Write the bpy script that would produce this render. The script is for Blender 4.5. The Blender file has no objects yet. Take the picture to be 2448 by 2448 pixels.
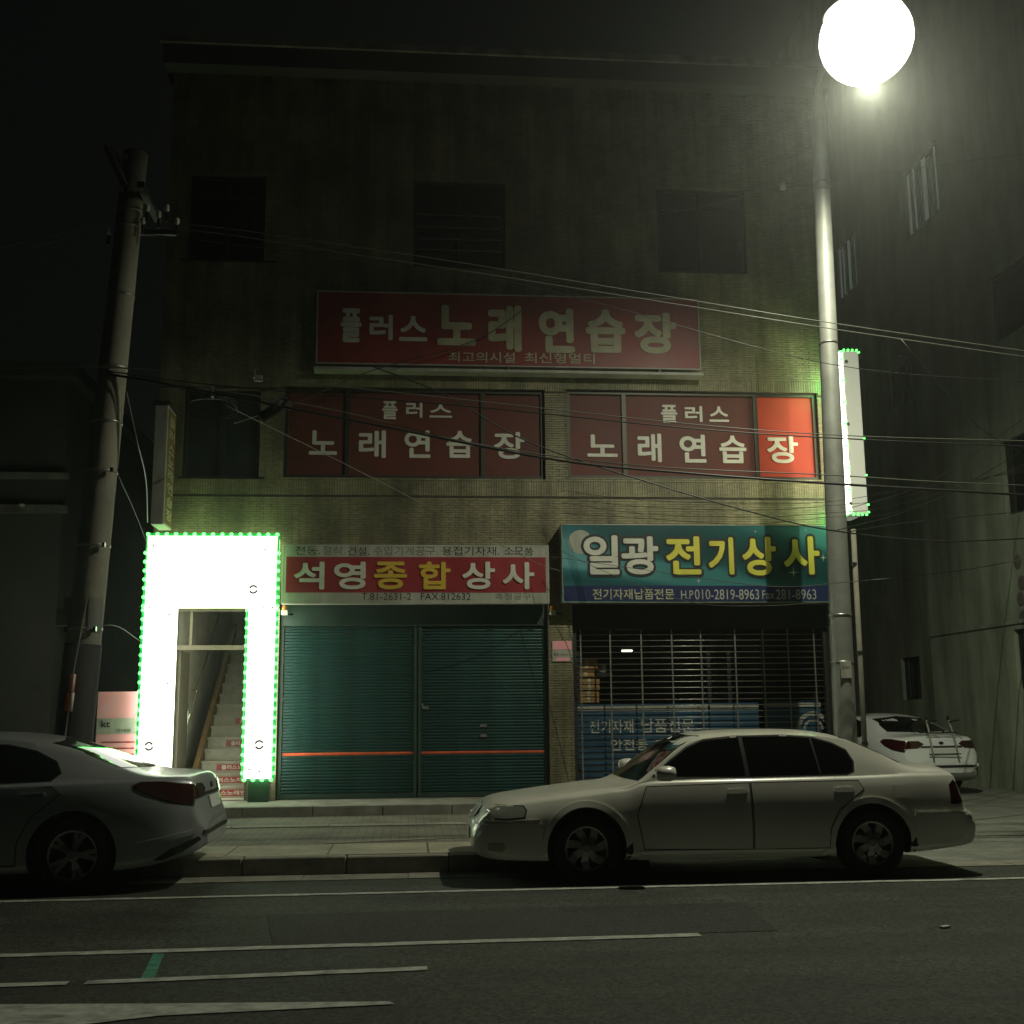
import bpy, bmesh, math, random
from math import sin, cos, pi, radians
from mathutils import Vector, Matrix
from mathutils.bvhtree import BVHTree
from mathutils.geometry import delaunay_2d_cdt
random.seed(7)
S = bpy.context.scene
C = S.collection

# ------------------------------------------------------------------ camera
PITCH, YAW, ROLL, CAMH = radians(9.93), radians(5.10), radians(-.54), 1.52
fw = Vector((sin(YAW)*cos(PITCH), cos(YAW)*cos(PITCH), sin(PITCH)))
rt = Vector((cos(YAW), -sin(YAW), 0)); up = rt.cross(fw)
rt2 = rt*cos(ROLL)+up*sin(ROLL); up2 = rt2.cross(fw)
cam = bpy.data.cameras.new('camera'); co = bpy.data.objects.new('camera', cam); C.objects.link(co)
co.matrix_world = Matrix(((rt2.x, up2.x, -fw.x, 0), (rt2.y, up2.y, -fw.y, 0), (rt2.z, up2.z, -fw.z, CAMH), (0, 0, 0, 1)))
cam.sensor_width = 36; cam.sensor_height = 36; cam.lens = 36*2767/2448; cam.clip_start = .05; cam.clip_end = 600
S.camera = co
# ------------------------------------------------------------------ night sky, exposure
W = bpy.data.worlds.new('World'); S.world = W; W.use_nodes = True
bg = W.node_tree.nodes['Background']; bg.inputs[0].default_value = (.84, 1.0, .90, 1); bg.inputs[1].default_value = .0028
S.view_settings.view_transform = 'Standard'; S.view_settings.look = 'None'; S.view_settings.gamma = 1
S.view_settings.exposure = 0; S.view_settings.use_curve_mapping = False
S.render.engine = 'CYCLES'
S.cycles.use_denoising = True
S.cycles.max_bounces = 6; S.cycles.volume_bounces = 0; S.cycles.sample_clamp_indirect = 3


def at(u, v, Y):            # a point of the plane at depth Y, from the measured survey of the photo (1932 px wide)
    px, py = u*2448/1932, v*2448/1932
    d = fw+rt2*((px-1224)/2767)-up2*((py-1224)/2767)
    return Vector((0, 0, CAMH))+d*(Y/d.y)


def atX(u, v, X):
    px, py = u*2448/1932, v*2448/1932
    d = fw+rt2*((px-1224)/2767)-up2*((py-1224)/2767)
    return Vector((0, 0, CAMH))+d*(X/d.x)


def atZ(u, v, z):           # a point of the ground
    px, py = u*2448/1932, v*2448/1932
    d = fw+rt2*((px-1224)/2767)-up2*((py-1224)/2767)
    return Vector((0, 0, CAMH))+d*((z-CAMH)/d.z)


LAMP_POS = at(1634, 74, 12.1)
# ------------------------------------------------------------------ materials
def mat(name, col, rough=.7, metal=0, var=0, vscale=6, bump=0, bscale=60, emit=None, es=0, coat=0, spec=.5, col2=None, alpha=1, trans=0):
    m = bpy.data.materials.new(name); m.use_nodes = True
    nt = m.node_tree; b = nt.nodes['Principled BSDF']
    b.inputs['Base Color'].default_value = (*col, 1); b.inputs['Roughness'].default_value = rough
    b.inputs['Metallic'].default_value = metal; b.inputs['Specular IOR Level'].default_value = spec
    b.inputs['Coat Weight'].default_value = coat; b.inputs['Coat Roughness'].default_value = .08
    b.inputs['Transmission Weight'].default_value = trans
    if emit: b.inputs['Emission Color'].default_value = (*emit, 1); b.inputs['Emission Strength'].default_value = es
    if var or bump:
        tc = nt.nodes.new('ShaderNodeTexCoord')
        if var:
            n = nt.nodes.new('ShaderNodeTexNoise'); n.inputs['Scale'].default_value = vscale; n.inputs['Detail'].default_value = 8
            n.inputs['Roughness'].default_value = .65
            r = nt.nodes.new('ShaderNodeValToRGB'); c2 = col2 or tuple(c*(1-var) for c in col)
            r.color_ramp.elements[0].position = .32; r.color_ramp.elements[1].position = .68
            r.color_ramp.elements[0].color = (*c2, 1); r.color_ramp.elements[1].color = (*[min(1, c*(1+var*.5)) for c in col], 1)
            nt.links.new(tc.outputs['Object'], n.inputs['Vector']); nt.links.new(n.outputs['Fac'], r.inputs['Fac'])
            nt.links.new(r.outputs['Color'], b.inputs['Base Color'])
            m2 = nt.nodes.new('ShaderNodeMapRange'); m2.inputs['To Min'].default_value = max(0, rough-.12); m2.inputs['To Max'].default_value = min(1, rough+.12)
            nt.links.new(n.outputs['Fac'], m2.inputs['Value']); nt.links.new(m2.outputs['Result'], b.inputs['Roughness'])
        if bump:
            n2 = nt.nodes.new('ShaderNodeTexNoise'); n2.inputs['Scale'].default_value = bscale; n2.inputs['Detail'].default_value = 6
            bp = nt.nodes.new('ShaderNodeBump'); bp.inputs['Strength'].default_value = bump; bp.inputs['Distance'].default_value = .01
            nt.links.new(tc.outputs['Object'], n2.inputs['Vector']); nt.links.new(n2.outputs['Fac'], bp.inputs['Height'])
            nt.links.new(bp.outputs['Normal'], b.inputs['Normal'])
    return m


def paving_mat(name, c1, c2, mortar, w, h, ms=.006, scale=1):
    m = mat(name, c1, .85); nt = m.node_tree; b = nt.nodes['Principled BSDF']
    tc = nt.nodes.new('ShaderNodeTexCoord'); br = nt.nodes.new('ShaderNodeTexBrick')
    br.inputs['Color1'].default_value = (*c1, 1); br.inputs['Color2'].default_value = (*c2, 1); br.inputs['Mortar'].default_value = (*mortar, 1)
    br.inputs['Scale'].default_value = scale; br.inputs['Brick Width'].default_value = w; br.inputs['Row Height'].default_value = h
    br.inputs['Mortar Size'].default_value = ms
    n = nt.nodes.new('ShaderNodeTexNoise'); n.inputs['Scale'].default_value = 1.7; n.inputs['Detail'].default_value = 9
    mx = nt.nodes.new('ShaderNodeMix'); mx.data_type = 'RGBA'; mx.blend_type = 'MULTIPLY'; mx.inputs['Factor'].default_value = .75
    rp = nt.nodes.new('ShaderNodeValToRGB'); rp.color_ramp.elements[0].position = .3; rp.color_ramp.elements[0].color = (.35, .35, .33, 1); rp.color_ramp.elements[1].position = .65
    nt.links.new(tc.outputs['Object'], br.inputs['Vector']); nt.links.new(tc.outputs['Object'], n.inputs['Vector'])
    nt.links.new(n.outputs['Fac'], rp.inputs['Fac']); nt.links.new(br.outputs['Color'], mx.inputs[6]); nt.links.new(rp.outputs['Color'], mx.inputs[7])
    nt.links.new(mx.outputs[2], b.inputs['Base Color'])
    bp = nt.nodes.new('ShaderNodeBump'); bp.inputs['Strength'].default_value = .6; bp.inputs['Distance'].default_value = .006; bp.invert = True
    nt.links.new(br.outputs['Fac'], bp.inputs['Height']); nt.links.new(bp.outputs['Normal'], b.inputs['Normal'])
    return m


M = dict(
    asphalt=mat('asphalt', (.060, .066, .053), .78, var=.35, vscale=1.3, bump=.9, bscale=90, spec=.4),
    patch=mat('asphalt_patch', (.042, .044, .041), .82, var=.3, vscale=2, bump=.9, bscale=110),
    line=mat('road_paint', (.50, .51, .46), .7, var=.45, vscale=9, bump=.3, bscale=120),
    greenline=mat('green_road_paint', (.06, .30, .20), .75, var=.5, vscale=14),
    concrete=mat('concrete', (.30, .29, .25), .85, var=.35, vscale=3, bump=.5, bscale=40),
    palecon=mat('pale_concrete', (.36, .34, .26), .85, var=.35, vscale=2.5, bump=.4, bscale=50),
    kerb=mat('kerb_concrete', (.27, .26, .22), .85, var=.4, vscale=4, bump=.5, bscale=40),
    ground=mat('ground_dirt', (.05, .05, .045), .9, var=.3, vscale=.5),
    paving=paving_mat('sidewalk_paving', (.25, .23, .175), (.20, .19, .15), (.06, .06, .05), .2, .1, .006),
    blocks=paving_mat('driveway_paving', (.30, .30, .26), (.24, .25, .22), (.12, .12, .11), .22, .11, .005),
    tile=mat('facade_tile', (.29, .27, .16), .55, var=.4, vscale=1.1, col2=(.15, .14, .085), spec=.4),
    mortar=mat('mortar', (.06, .055, .04), .9, var=.3, vscale=5),
    render_wall=mat('painted_render', (.42, .48, .37), .85, var=.25, vscale=.9, bump=.2, bscale=30),
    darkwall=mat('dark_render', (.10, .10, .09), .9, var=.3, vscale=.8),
    sidewall=mat('side_render', (.16, .15, .12), .9, var=.3, vscale=.8),
    frame=mat('bronze_window_frame', (.055, .055, .045), .45, metal=.6),
    alu=mat('brown_aluminium', (.085, .075, .05), .6, metal=.1, var=.2, vscale=8),
    glass=mat('dark_glass', (.012, .016, .016), .06, spec=.7),
    glassr=mat('curtained_glass', (.03, .036, .034), .12, spec=.6, var=.3, vscale=2),
    redfilm=mat('red_window_film', (.115, .026, .022), .5, spec=.25, var=.3, vscale=1.2, col2=(.085, .03, .022)),
    redfilm_lit=mat('sign_lit_red_window_film', (.42, .055, .03), .5, spec=.25, var=.12, vscale=2),  # same red film, with the sign's light put into a brighter colour
    signred=mat('red_sign_face', (.25, .028, .028), .45, var=.35, vscale=1.0, col2=(.15, .022, .02)),
    signred2=mat('crimson_sign_band', (.27, .022, .032), .4, var=.2, vscale=2),
    white=mat('white_vinyl', (.60, .60, .53), .5, var=.15, vscale=5),
    cream=mat('faded_cream_vinyl', (.46, .45, .30), .5, var=.3, vscale=3),
    whitepanel=mat('white_sign_panel', (.42, .42, .36), .5, var=.2, vscale=2),
    yellow=mat('yellow_vinyl', (.58, .40, .045), .45, var=.12, vscale=4),
    lemon=mat('lemon_vinyl', (.66, .62, .08), .45, var=.2, vscale=2),
    black=mat('black_vinyl', (.015, .015, .016), .5),
    greytext=mat('faded_grey_print', (.15, .15, .14), .5),
    navy=mat('navy_sign_band', (.012, .02, .085), .4),
    shutter=mat('green_shutter_paint', (.0145, .058, .055), .38, metal=.3, var=.3, vscale=1.2, bump=.1, bscale=20),
    shutterbox=mat('shutter_hood_paint', (.028, .058, .045), .5, var=.3, vscale=2),
    orange=mat('orange_stripe_paint', (.62, .10, .035), .5, var=.3, vscale=5),
    steel=mat('galvanised_steel', (.42, .42, .38), .38, metal=.85, var=.2, vscale=9),
    polesteel=mat('painted_pole_steel', (.30, .31, .28), .55, metal=.3, var=.2, vscale=3),
    polecon=mat('pole_concrete', (.25, .24, .19), .85, var=.3, vscale=2, bump=.4, bscale=30),
    rubber=mat('black_rubber', (.018, .018, .018), .8, var=.2, vscale=20),
    darkmetal=mat('dark_metal', (.05, .05, .05), .5, metal=.6),
    porcelain=mat('porcelain', (.75, .73, .66), .15),
    cable=mat('cable_sheath', (.015, .015, .015), .45),
    cablelight=mat('pale_cable', (.12, .12, .10), .4),
    champagne=mat('champagne_car_paint', (.74, .73, .65), .32, metal=.08, coat=.6, var=.05, vscale=3),
    silver=mat('silver_car_paint', (.37, .39, .40), .34, metal=.35, coat=.6),
    pearl=mat('white_car_paint', (.82, .84, .84), .3, metal=.0, coat=.7),
    carglass=mat('tinted_car_glass', (.006, .007, .006), .05, spec=.6, coat=.3),
    trim=mat('black_car_trim', (.02, .02, .02), .5),
    chrome=mat('chrome', (.7, .7, .68), .12, metal=1),
    rim=mat('alloy_rim', (.33, .33, .30), .35, metal=.8),
    rimdark=mat('dark_alloy_rim', (.34, .34, .33), .35, metal=.8),
    tyre=mat('tyre_rubber', (.016, .016, .016), .85),
    taillamp=mat('red_lamp_lens', (.035, .005, .004), .12, coat=.8),
    headlamp=mat('clear_lamp_lens', (.42, .45, .38), .1, metal=.35, coat=1),
    amber=mat('amber_lens', (.5, .18, .02), .2, coat=.5),
    plate=mat('number_plate', (.66, .68, .66), .4),
    cardboard=mat('cardboard', (.40, .22, .08), .8, var=.3, vscale=6),
    bannerblue=mat('blue_banner', (.03, .09, .16), .45, var=.4, vscale=2.2, col2=(.015, .05, .10)),
    stairs=mat('terrazzo_stair', (.30, .28, .23), .6, var=.25, vscale=8),
    plaster=mat('stair_plaster', (.50, .47, .40), .8, var=.25, vscale=2),
    poster=mat('pink_poster', (.85, .30, .32), .5, var=.25, vscale=3, col2=(.80, .45, .52)),
    rust=mat('rusty_brown_paint', (.20, .12, .05), .8, var=.3, vscale=5),
    led=mat('green_led', (.1, .8, .3), .3, emit=(.055, 1.0, .07), es=10),
    ledw=mat('white_led', (.8, .8, .7), .3, emit=(1, .92, .66), es=22),
    panel=mat('backlit_white_panel', (.8, .8, .75), .4, emit=(.98, 1.0, .88), es=1.9),
    panelside=mat('backlit_panel_edge', (.7, .8, .5), .4, emit=(.95, .97, .78), es=9),
    headerside=mat('backlit_header_edge', (.7, .8, .5), .4, emit=(.7, 1, .5), es=2.4),
    bulbhalo=mat('green_halo_glow', (.02, .3, .08), .4, emit=(.01, 1.0, .16), es=.42),  # dim emission imitating the green halo around the bulbs
    ledg=mat('strong_green_led', (.1, .8, .3), .3, emit=(.05, 1.0, .16), es=70),
    signbody=mat('white_sign_side_added_glow', (.74, .74, .66), .4, emit=(.95, 1, .8), es=.16),  # faint emission added to brighten the sign box
    curtain=mat('curtain_with_added_glow', (.7, .75, .72), .8, emit=(.8, 1, .9), es=.05),  # cloth given a faint glow of its own
    signside=mat('backlit_red_face', (.7, .4, .3), .4, emit=(1, .86, .62), es=6.5),
    lamplens=mat('lamp_lens', (.9, .9, .85), .3, emit=(.96, 1.0, .90), es=2.7),
    tube=mat('ceiling_lamp_tube', (.9, .9, .85), .3, emit=(1, .92, .74), es=34),
    glinttube=mat('glint_glow', (.9, .9, .85), .3, emit=(1, .95, .75), es=4),  # emission for the tube that stands for a reflected glint
)
def aggregate(m, scale, lo, hi):
    nt = m.node_tree; b = nt.nodes['Principled BSDF']; src = b.inputs['Base Color'].links[0].from_socket
    tc = nt.nodes.new('ShaderNodeTexCoord'); v = nt.nodes.new('ShaderNodeTexVoronoi'); v.inputs['Scale'].default_value = scale
    mr = nt.nodes.new('ShaderNodeMapRange'); mr.inputs['To Min'].default_value = lo; mr.inputs['To Max'].default_value = hi
    mx = nt.nodes.new('ShaderNodeMix'); mx.data_type = 'RGBA'; mx.blend_type = 'MULTIPLY'; mx.inputs['Factor'].default_value = 1
    nt.links.new(tc.outputs['Object'], v.inputs['Vector']); nt.links.new(v.outputs['Color'], mr.inputs['Value'])
    nt.links.new(src, mx.inputs[6]); nt.links.new(mr.outputs['Result'], mx.inputs[7]); nt.links.new(mx.outputs[2], b.inputs['Base Color'])
aggregate(M['asphalt'], 46, .35, 1.75); aggregate(M['patch'], 60, .4, 1.6); 
def streaks(m, sc, lo, hi, pos=(.35, .7)):       # rain and grime streaks running down
    nt = m.node_tree; b = nt.nodes['Principled BSDF']; src = b.inputs['Base Color'].links[0].from_socket
    tc = nt.nodes.new('ShaderNodeTexCoord'); mp = nt.nodes.new('ShaderNodeMapping'); mp.inputs['Scale'].default_value = sc
    n = nt.nodes.new('ShaderNodeTexNoise'); n.inputs['Scale'].default_value = 1; n.inputs['Detail'].default_value = 7; n.inputs['Roughness'].default_value = .62
    r = nt.nodes.new('ShaderNodeMapRange'); r.inputs['From Min'].default_value = pos[0]; r.inputs['From Max'].default_value = pos[1]; r.inputs['To Min'].default_value = lo; r.inputs['To Max'].default_value = hi
    mx = nt.nodes.new('ShaderNodeMix'); mx.data_type = 'RGBA'; mx.blend_type = 'MULTIPLY'; mx.inputs['Factor'].default_value = 1
    nt.links.new(tc.outputs['Object'], mp.inputs['Vector']); nt.links.new(mp.outputs['Vector'], n.inputs['Vector']); nt.links.new(n.outputs['Fac'], r.inputs['Value'])
    nt.links.new(src, mx.inputs[6]); nt.links.new(r.outputs['Result'], mx.inputs[7]); nt.links.new(mx.outputs[2], b.inputs['Base Color'])
streaks(M['tile'], (3.2, 3, .35), .55, 1.2); streaks(M['tile'], (9, 9, 40), .75, 1.2); streaks(M['render_wall'], (1.5, 1.6, .22), .5, 1.15)
streaks(M['shutter'], (2.5, 1, 30), .7, 1.25); streaks(M['whitepanel'], (5, 5, .8), .75, 1.1); streaks(M['concrete'], (.9, .9, .9), .6, 1.15); streaks(M['line'], (4, 9, 5), .55, 1.1, (.34, .5))
streaks(M['asphalt'], (.35, 1.6, 1), .7, 1.25)
# teal starry picture of the electric shop sign
def teal_mat():
    m = mat('teal_printed_sky', (.05, .3, .33), .35); nt = m.node_tree; b = nt.nodes['Principled BSDF']
    tc = nt.nodes.new('ShaderNodeTexCoord')
    w = nt.nodes.new('ShaderNodeTexWave'); w.wave_type = 'BANDS'; w.bands_direction = 'DIAGONAL'; w.inputs['Scale'].default_value = .33
    w.inputs['Distortion'].default_value = 9; w.inputs['Detail'].default_value = 3; w.inputs['Detail Scale'].default_value = .7
    mp = nt.nodes.new('ShaderNodeMapping'); mp.inputs['Scale'].default_value = (.45, 1, 1.5)
    nt.links.new(tc.outputs['Object'], mp.inputs['Vector']); nt.links.new(mp.outputs['Vector'], w.inputs['Vector'])
    r = nt.nodes.new('ShaderNodeValToRGB'); e = r.color_ramp.elements
    e[0].color = (.006, .05, .062, 1); e[1].color = (.07, .21, .245, 1); e[1].position = .8
    x = e.new(.45); x.color = (.014, .10, .12, 1)
    nt.links.new(w.outputs['Fac'], r.inputs['Fac'])
    # the printed picture itself grades from pale blue (left) to deep teal (right)
    sx = nt.nodes.new('ShaderNodeSeparateXYZ'); nt.links.new(tc.outputs['Generated'], sx.inputs[0])
    r2 = nt.nodes.new('ShaderNodeValToRGB'); r2.color_ramp.elements[0].color = (1.9, 1.7, 1.6, 1); r2.color_ramp.elements[1].color = (.6, .9, .8, 1); r2.color_ramp.elements[1].position = .45
    nt.links.new(sx.outputs[0], r2.inputs['Fac'])
    mx = nt.nodes.new('ShaderNodeMix'); mx.data_type = 'RGBA'; mx.blend_type = 'MULTIPLY'; mx.inputs['Factor'].default_value = 1
    nt.links.new(r.outputs['Color'], mx.inputs[6]); nt.links.new(r2.outputs['Color'], mx.inputs[7]); nt.links.new(mx.outputs[2], b.inputs['Base Color'])
    return m
M['teal'] = teal_mat()


# ------------------------------------------------------------------ helpers
def link(o, parent=None):
    C.objects.link(o)
    if parent: o.parent = parent
    return o


def thing(name, label, cat, loc=(0, 0, 0), rz=0, group=None):
    o = bpy.data.objects.new(name, None); o.empty_display_size = .2
    o.location = loc; o.rotation_euler = (0, 0, rz); link(o)
    o['label'] = label; o['category'] = cat
    if group: o['group'] = group
    return o


def tag(o, label, cat, group=None):
    o['label'] = label; o['category'] = cat
    if group: o['group'] = group
    return o


class MB:
    def __init__(s): s.v = []; s.f = []; s.m = []
    def quad(s, *p, mi=0):
        n = len(s.v); s.v += [tuple(q) for q in p]; s.f.append(tuple(range(n, n+len(p)))); s.m.append(mi); return s
    def box(s, x0, x1, y0, y1, z0, z1, mi=0):
        n = len(s.v)
        s.v += [(x0, y0, z0), (x1, y0, z0), (x1, y1, z0), (x0, y1, z0), (x0, y0, z1), (x1, y0, z1), (x1, y1, z1), (x0, y1, z1)]
        for f in ((0, 3, 2, 1), (4, 5, 6, 7), (0, 1, 5, 4), (1, 2, 6, 5), (2, 3, 7, 6), (3, 0, 4, 7)):
            s.f.append(tuple(n+i for i in f)); s.m.append(mi)
        return s
    def tube(s, pts, r, n=8, mi=0, cap=True):
        pts = [Vector(p) for p in pts]; rs = r if isinstance(r, (list, tuple)) else [r]*len(pts)
        rings = []
        for i, p in enumerate(pts):
            t = (pts[min(i+1, len(pts)-1)]-pts[max(i-1, 0)]).normalized()
            a = Vector((0, 0, 1)) if abs(t.z) < .95 else Vector((1, 0, 0))
            u = t.cross(a).normalized(); w = t.cross(u)
            b = len(s.v)
            for k in range(n):
                q = p+(u*cos(2*pi*k/n)+w*sin(2*pi*k/n))*rs[i]; s.v.append(tuple(q))
            rings.append(b)
        for a, b in zip(rings, rings[1:]):
            for k in range(n):
                s.f.append((a+k, a+(k+1) % n, b+(k+1) % n, b+k)); s.m.append(mi)
        if cap:
            s.f.append(tuple(rings[0]+k for k in range(n))[::-1]); s.m.append(mi)
            s.f.append(tuple(rings[-1]+k for k in range(n))); s.m.append(mi)
        return s
    def lathe(s, prof, c=(0, 0, 0), axis='z', n=24, mi=0):   # prof: (radius, height) pairs
        c = Vector(c); base = len(s.v); k = len(prof)
        for j in range(n):
            a = 2*pi*j/n
            for r, h in prof:
                if axis == 'z': q = (r*cos(a), r*sin(a), h)
                elif axis == 'y': q = (r*cos(a), h, r*sin(a))
                else: q = (h, r*cos(a), r*sin(a))
                s.v.append(tuple(c+Vector(q)))
        for j in range(n):
            for i in range(k-1):
                a = base+j*k+i; b = base+((j+1) % n)*k+i
                s.f.append((a, b, b+1, a+1)); s.m.append(mi)
        return s
    def build(s, name, mats, parent=None, smooth=False, bevel=0, fixn=True):
        me = bpy.data.meshes.new(name); me.from_pydata(s.v, [], s.f)
        if not isinstance(mats, (list, tuple)): mats = [mats]
        for m in mats: me.materials.append(m)
        if len(mats) > 1: me.polygons.foreach_set('material_index', s.m)
        if fixn or bevel:
            bm = bmesh.new(); bm.from_mesh(me)
            if bevel:
                bmesh.ops.bevel(bm, geom=list(bm.edges), offset=bevel, segments=1, affect='EDGES', profile=.5)
            bmesh.ops.recalc_face_normals(bm, faces=bm.faces); bm.to_mesh(me); bm.free()
        if smooth:
            for p in me.polygons: p.use_smooth = True
        me.update()
        return link(bpy.data.objects.new(name, me), parent)


def struct(name, mb, m, parent=None, **k):
    o = mb.build(name, m, parent, **k)
    if parent is None: o['kind'] = 'structure'
    return o


def rect(u0, v0, u1, v1, Y):
    """axis-aligned X/Z extent of a surveyed box on the plane Y"""
    p = [at(u0, v0, Y), at(u1, v0, Y), at(u0, v1, Y), at(u1, v1, Y)]
    return ((p[0].x+p[2].x)/2, (p[1].x+p[3].x)/2, (p[2].z+p[3].z)/2, (p[0].z+p[1].z)/2)   # x0,x1,z0,z1


FONTCACHE = {}
def glyphs(body, bold=0., ex=.004):
    key = (body, bold, ex)
    if key in FONTCACHE: return FONTCACHE[key]
    c = bpy.data.curves.new('t', 'FONT'); c.body = body; c.offset = bold; c.extrude = ex; c.resolution_u = 4
    o = bpy.data.objects.new('t', c); C.objects.link(o)
    dg = bpy.context.evaluated_depsgraph_get(); dg.update()
    me = bpy.data.meshes.new_from_object(o.evaluated_get(dg))
    vs = [v.co.copy() for v in me.vertices]; fs = [tuple(p.vertices) for p in me.polygons]
    bpy.data.objects.remove(o); bpy.data.curves.remove(c); bpy.data.meshes.remove(me)
    FONTCACHE[key] = (vs, fs); return vs, fs


def put_text(mb, body, x0, x1, z0, z1, y, bold=0., grow=0., keep=False, thick=.006, fn=None):
    """letters filling the box x0..x1, z0..z1 on the plane y, facing -Y (or mapped by fn)"""
    vs, fs = glyphs(body, 0, .01)
    if not vs: return mb
    if bold > .015:      # heavy letters: the strokes thickened by overlapping staggered copies
        g = bold*.62*(z1-z0); K = 12 if bold > .08 else 8
        for k in range(K):
            a = 2*pi*k/K; put_text(mb, body, x0+g+g*cos(a), x1-g+g*cos(a), z0+g+g*sin(a), z1-g+g*sin(a), y-.0004*(k+1), 0, thick=thick, fn=fn)
        return mb
    ax = min(v.x for v in vs); bx = max(v.x for v in vs); ay = min(v.y for v in vs); by = max(v.y for v in vs)
    sx = (x1-x0)/(bx-ax); sz = (z1-z0)/(by-ay)
    if keep: sx = sz = min(sx, sz)
    n = len(mb.v)
    for v in vs:
        p = (x0+(v.x-ax)*sx, y-thick*(v.z+.01)/.02, z0+(v.y-ay)*sz)
        mb.v.append(fn(p) if fn else p)
    for f in fs: mb.f.append(tuple(n+i for i in f)); mb.m.append(0)
    return mb


def text_cells(name, parts, Y, m, parent, bold=.03, thick=.006):
    """parts: (char, u0, v0, u1, v1) surveyed boxes"""
    for ch, u0, v0, u1, v1 in parts:
        mb = MB(); x0, x1, z0, z1 = rect(u0, v0, u1, v1, Y)
        put_text(mb, ch, x0, x1, z0, z1, Y, bold, thick=thick)
        o = mb.build('letter' if len(ch) == 1 and name != 'letter_outline' else name, m, parent, fixn=False)


# ------------------------------------------------------------------ the ground
F = 18.3            # facade plane
mb = MB(); mb.quad((-150, -40, -.012), (150, -40, -.012), (150, 160, -.012), (-150, 160, -.012)); struct('ground', mb, M['ground'])
def sheet(name, x0, x1, y0, y1, z, m, nx=1):
    mb = MB()
    for i in range(nx):
        a = x0+(x1-x0)*i/nx; b = x0+(x1-x0)*(i+1)/nx
        mb.quad((a, y0, z), (b, y0, z), (b, y1, z), (a, y1, z))
    return struct(name, mb, m)
sheet('road', -60, 60, -14, 11.42, 0, M['asphalt'])
mb = MB()
mb.quad((-.9, 8.3, .004), (2.6, 8.35, .004), (2.7, 9.6, .004), (-1.1, 9.55, .004)); o = struct('road_repair', mb, M['patch'])
# gutter: concrete channel slabs with joints
gut = struct('gutter', MB().box(-60, 60, 11.415, 11.80, -.05, -.002), M['mortar'])
for i in range(-9, 14):
    mb = MB(); mb.box(i*1.0+.004, i*1.0+.996, 11.42, 11.79, -.03, .006+random.uniform(0, .004)); mb.build('gutter_slab', M['kerb'], gut)
# raised sidewalk left of the driveway
XD = 1.40
sw = MB(); sw.box(-60, XD, 11.95, 16.60, -.05, .165); sw = struct('sidewalk', sw, M['paving'])
ke = bpy.data.objects.new('kerb', None); link(ke); ke['kind'] = 'structure'
for i in range(-14, 2):
    x0 = XD-1+(-1)*(1-i)*1.0+1.0
    h = .172+random.uniform(-.003, .003); yo = random.uniform(-.004, .004)
    mb = MB(); mb.box(x0+.005, x0+.995, 11.80+yo, 11.948, -.05, h); mb.build('kerb_stone', M['kerb'], ke, bevel=.012)
mb = MB()    # end stone sloping down to the driveway
mb.v = [(XD+.005, 11.80, -.05), (XD+.9, 11.80, -.05), (XD+.9, 11.95, -.05), (XD+.005, 11.95, -.05), (XD+.005, 11.80, .17), (XD+.9, 11.80, .012), (XD+.9, 11.95, .012), (XD+.005, 11.95, .17)]
mb.f = [(0, 3, 2, 1), (4, 5, 6, 7), (0, 1, 5, 4), (1, 2, 6, 5), (2, 3, 7, 6), (3, 0, 4, 7)]; mb.m = [0]*6
mb.build('kerb_stone', M['kerb'], ke)
# bands of long edging slabs set in the sidewalk
for n, (y0, y1) in enumerate(((15.0, 15.25),)):
    for i in range(-8, 2):
        mb = MB(); mb.box(i*1.2+.01-1.0, i*1.2+1.19-1.0, y0, y1, .10, .172+random.uniform(0, .004)); mb.build('edging_slab', M['concrete'], sw)
mb = MB()
mb.v = [(-.9, 13.0, .169), (1.2, 13.55, .169), (1.2, 13.62, .169), (-.9, 13.08, .169), (-.9, 13.0, .173), (1.2, 13.55, .173), (1.2, 13.62, .173), (-.9, 13.08, .173)]
mb.f = [(0, 3, 2, 1), (4, 5, 6, 7), (0, 1, 5, 4), (1, 2, 6, 5), (2, 3, 7, 6), (3, 0, 4, 7)]; mb.m = [0]*6
mb.build('edging_strip', M['concrete'], sw)
for i in range(-9, 2):      # broad pale slabs behind the kerb
    mb = MB(); mb.box(i*1.0+.01+.2, i*1.0+.99+.2, 11.96, 12.93, .10, .170+random.uniform(0, .004)); mb.build('kerbside_slab', M['palecon'], sw)
# driveway: ramp and alley
dr = MB()
dr.quad((XD, 11.80, .0), (60, 11.80, .0), (60, 12.6, .004), (XD, 12.6, .004))
dr.quad((XD, 12.6, .004), (60, 12.6, .004), (60, 14.2, .08), (XD, 14.2, .08))
dr.quad((XD, 14.2, .08), (60, 14.2, .08), (60, 60, .08), (XD, 60, .08))
struct('driveway', dr, M['blocks'])
# step along the shop fronts
st = struct('shop_step', MB().box(-4.2, 7.3, 16.75, F+.02, -.05, .27), M['concrete'])
for i in range(12):
    mb = MB(); mb.box(-4.2+i*.96+.005, -4.2+(i+1)*.96-.005, 16.60, 16.745, -.05, .30); mb.build('step_edge_stone', M['concrete'], st, bevel=.008)
sheet('back_yard', -60, -4.25, 16.6, 60, .05, M['ground'])

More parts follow.
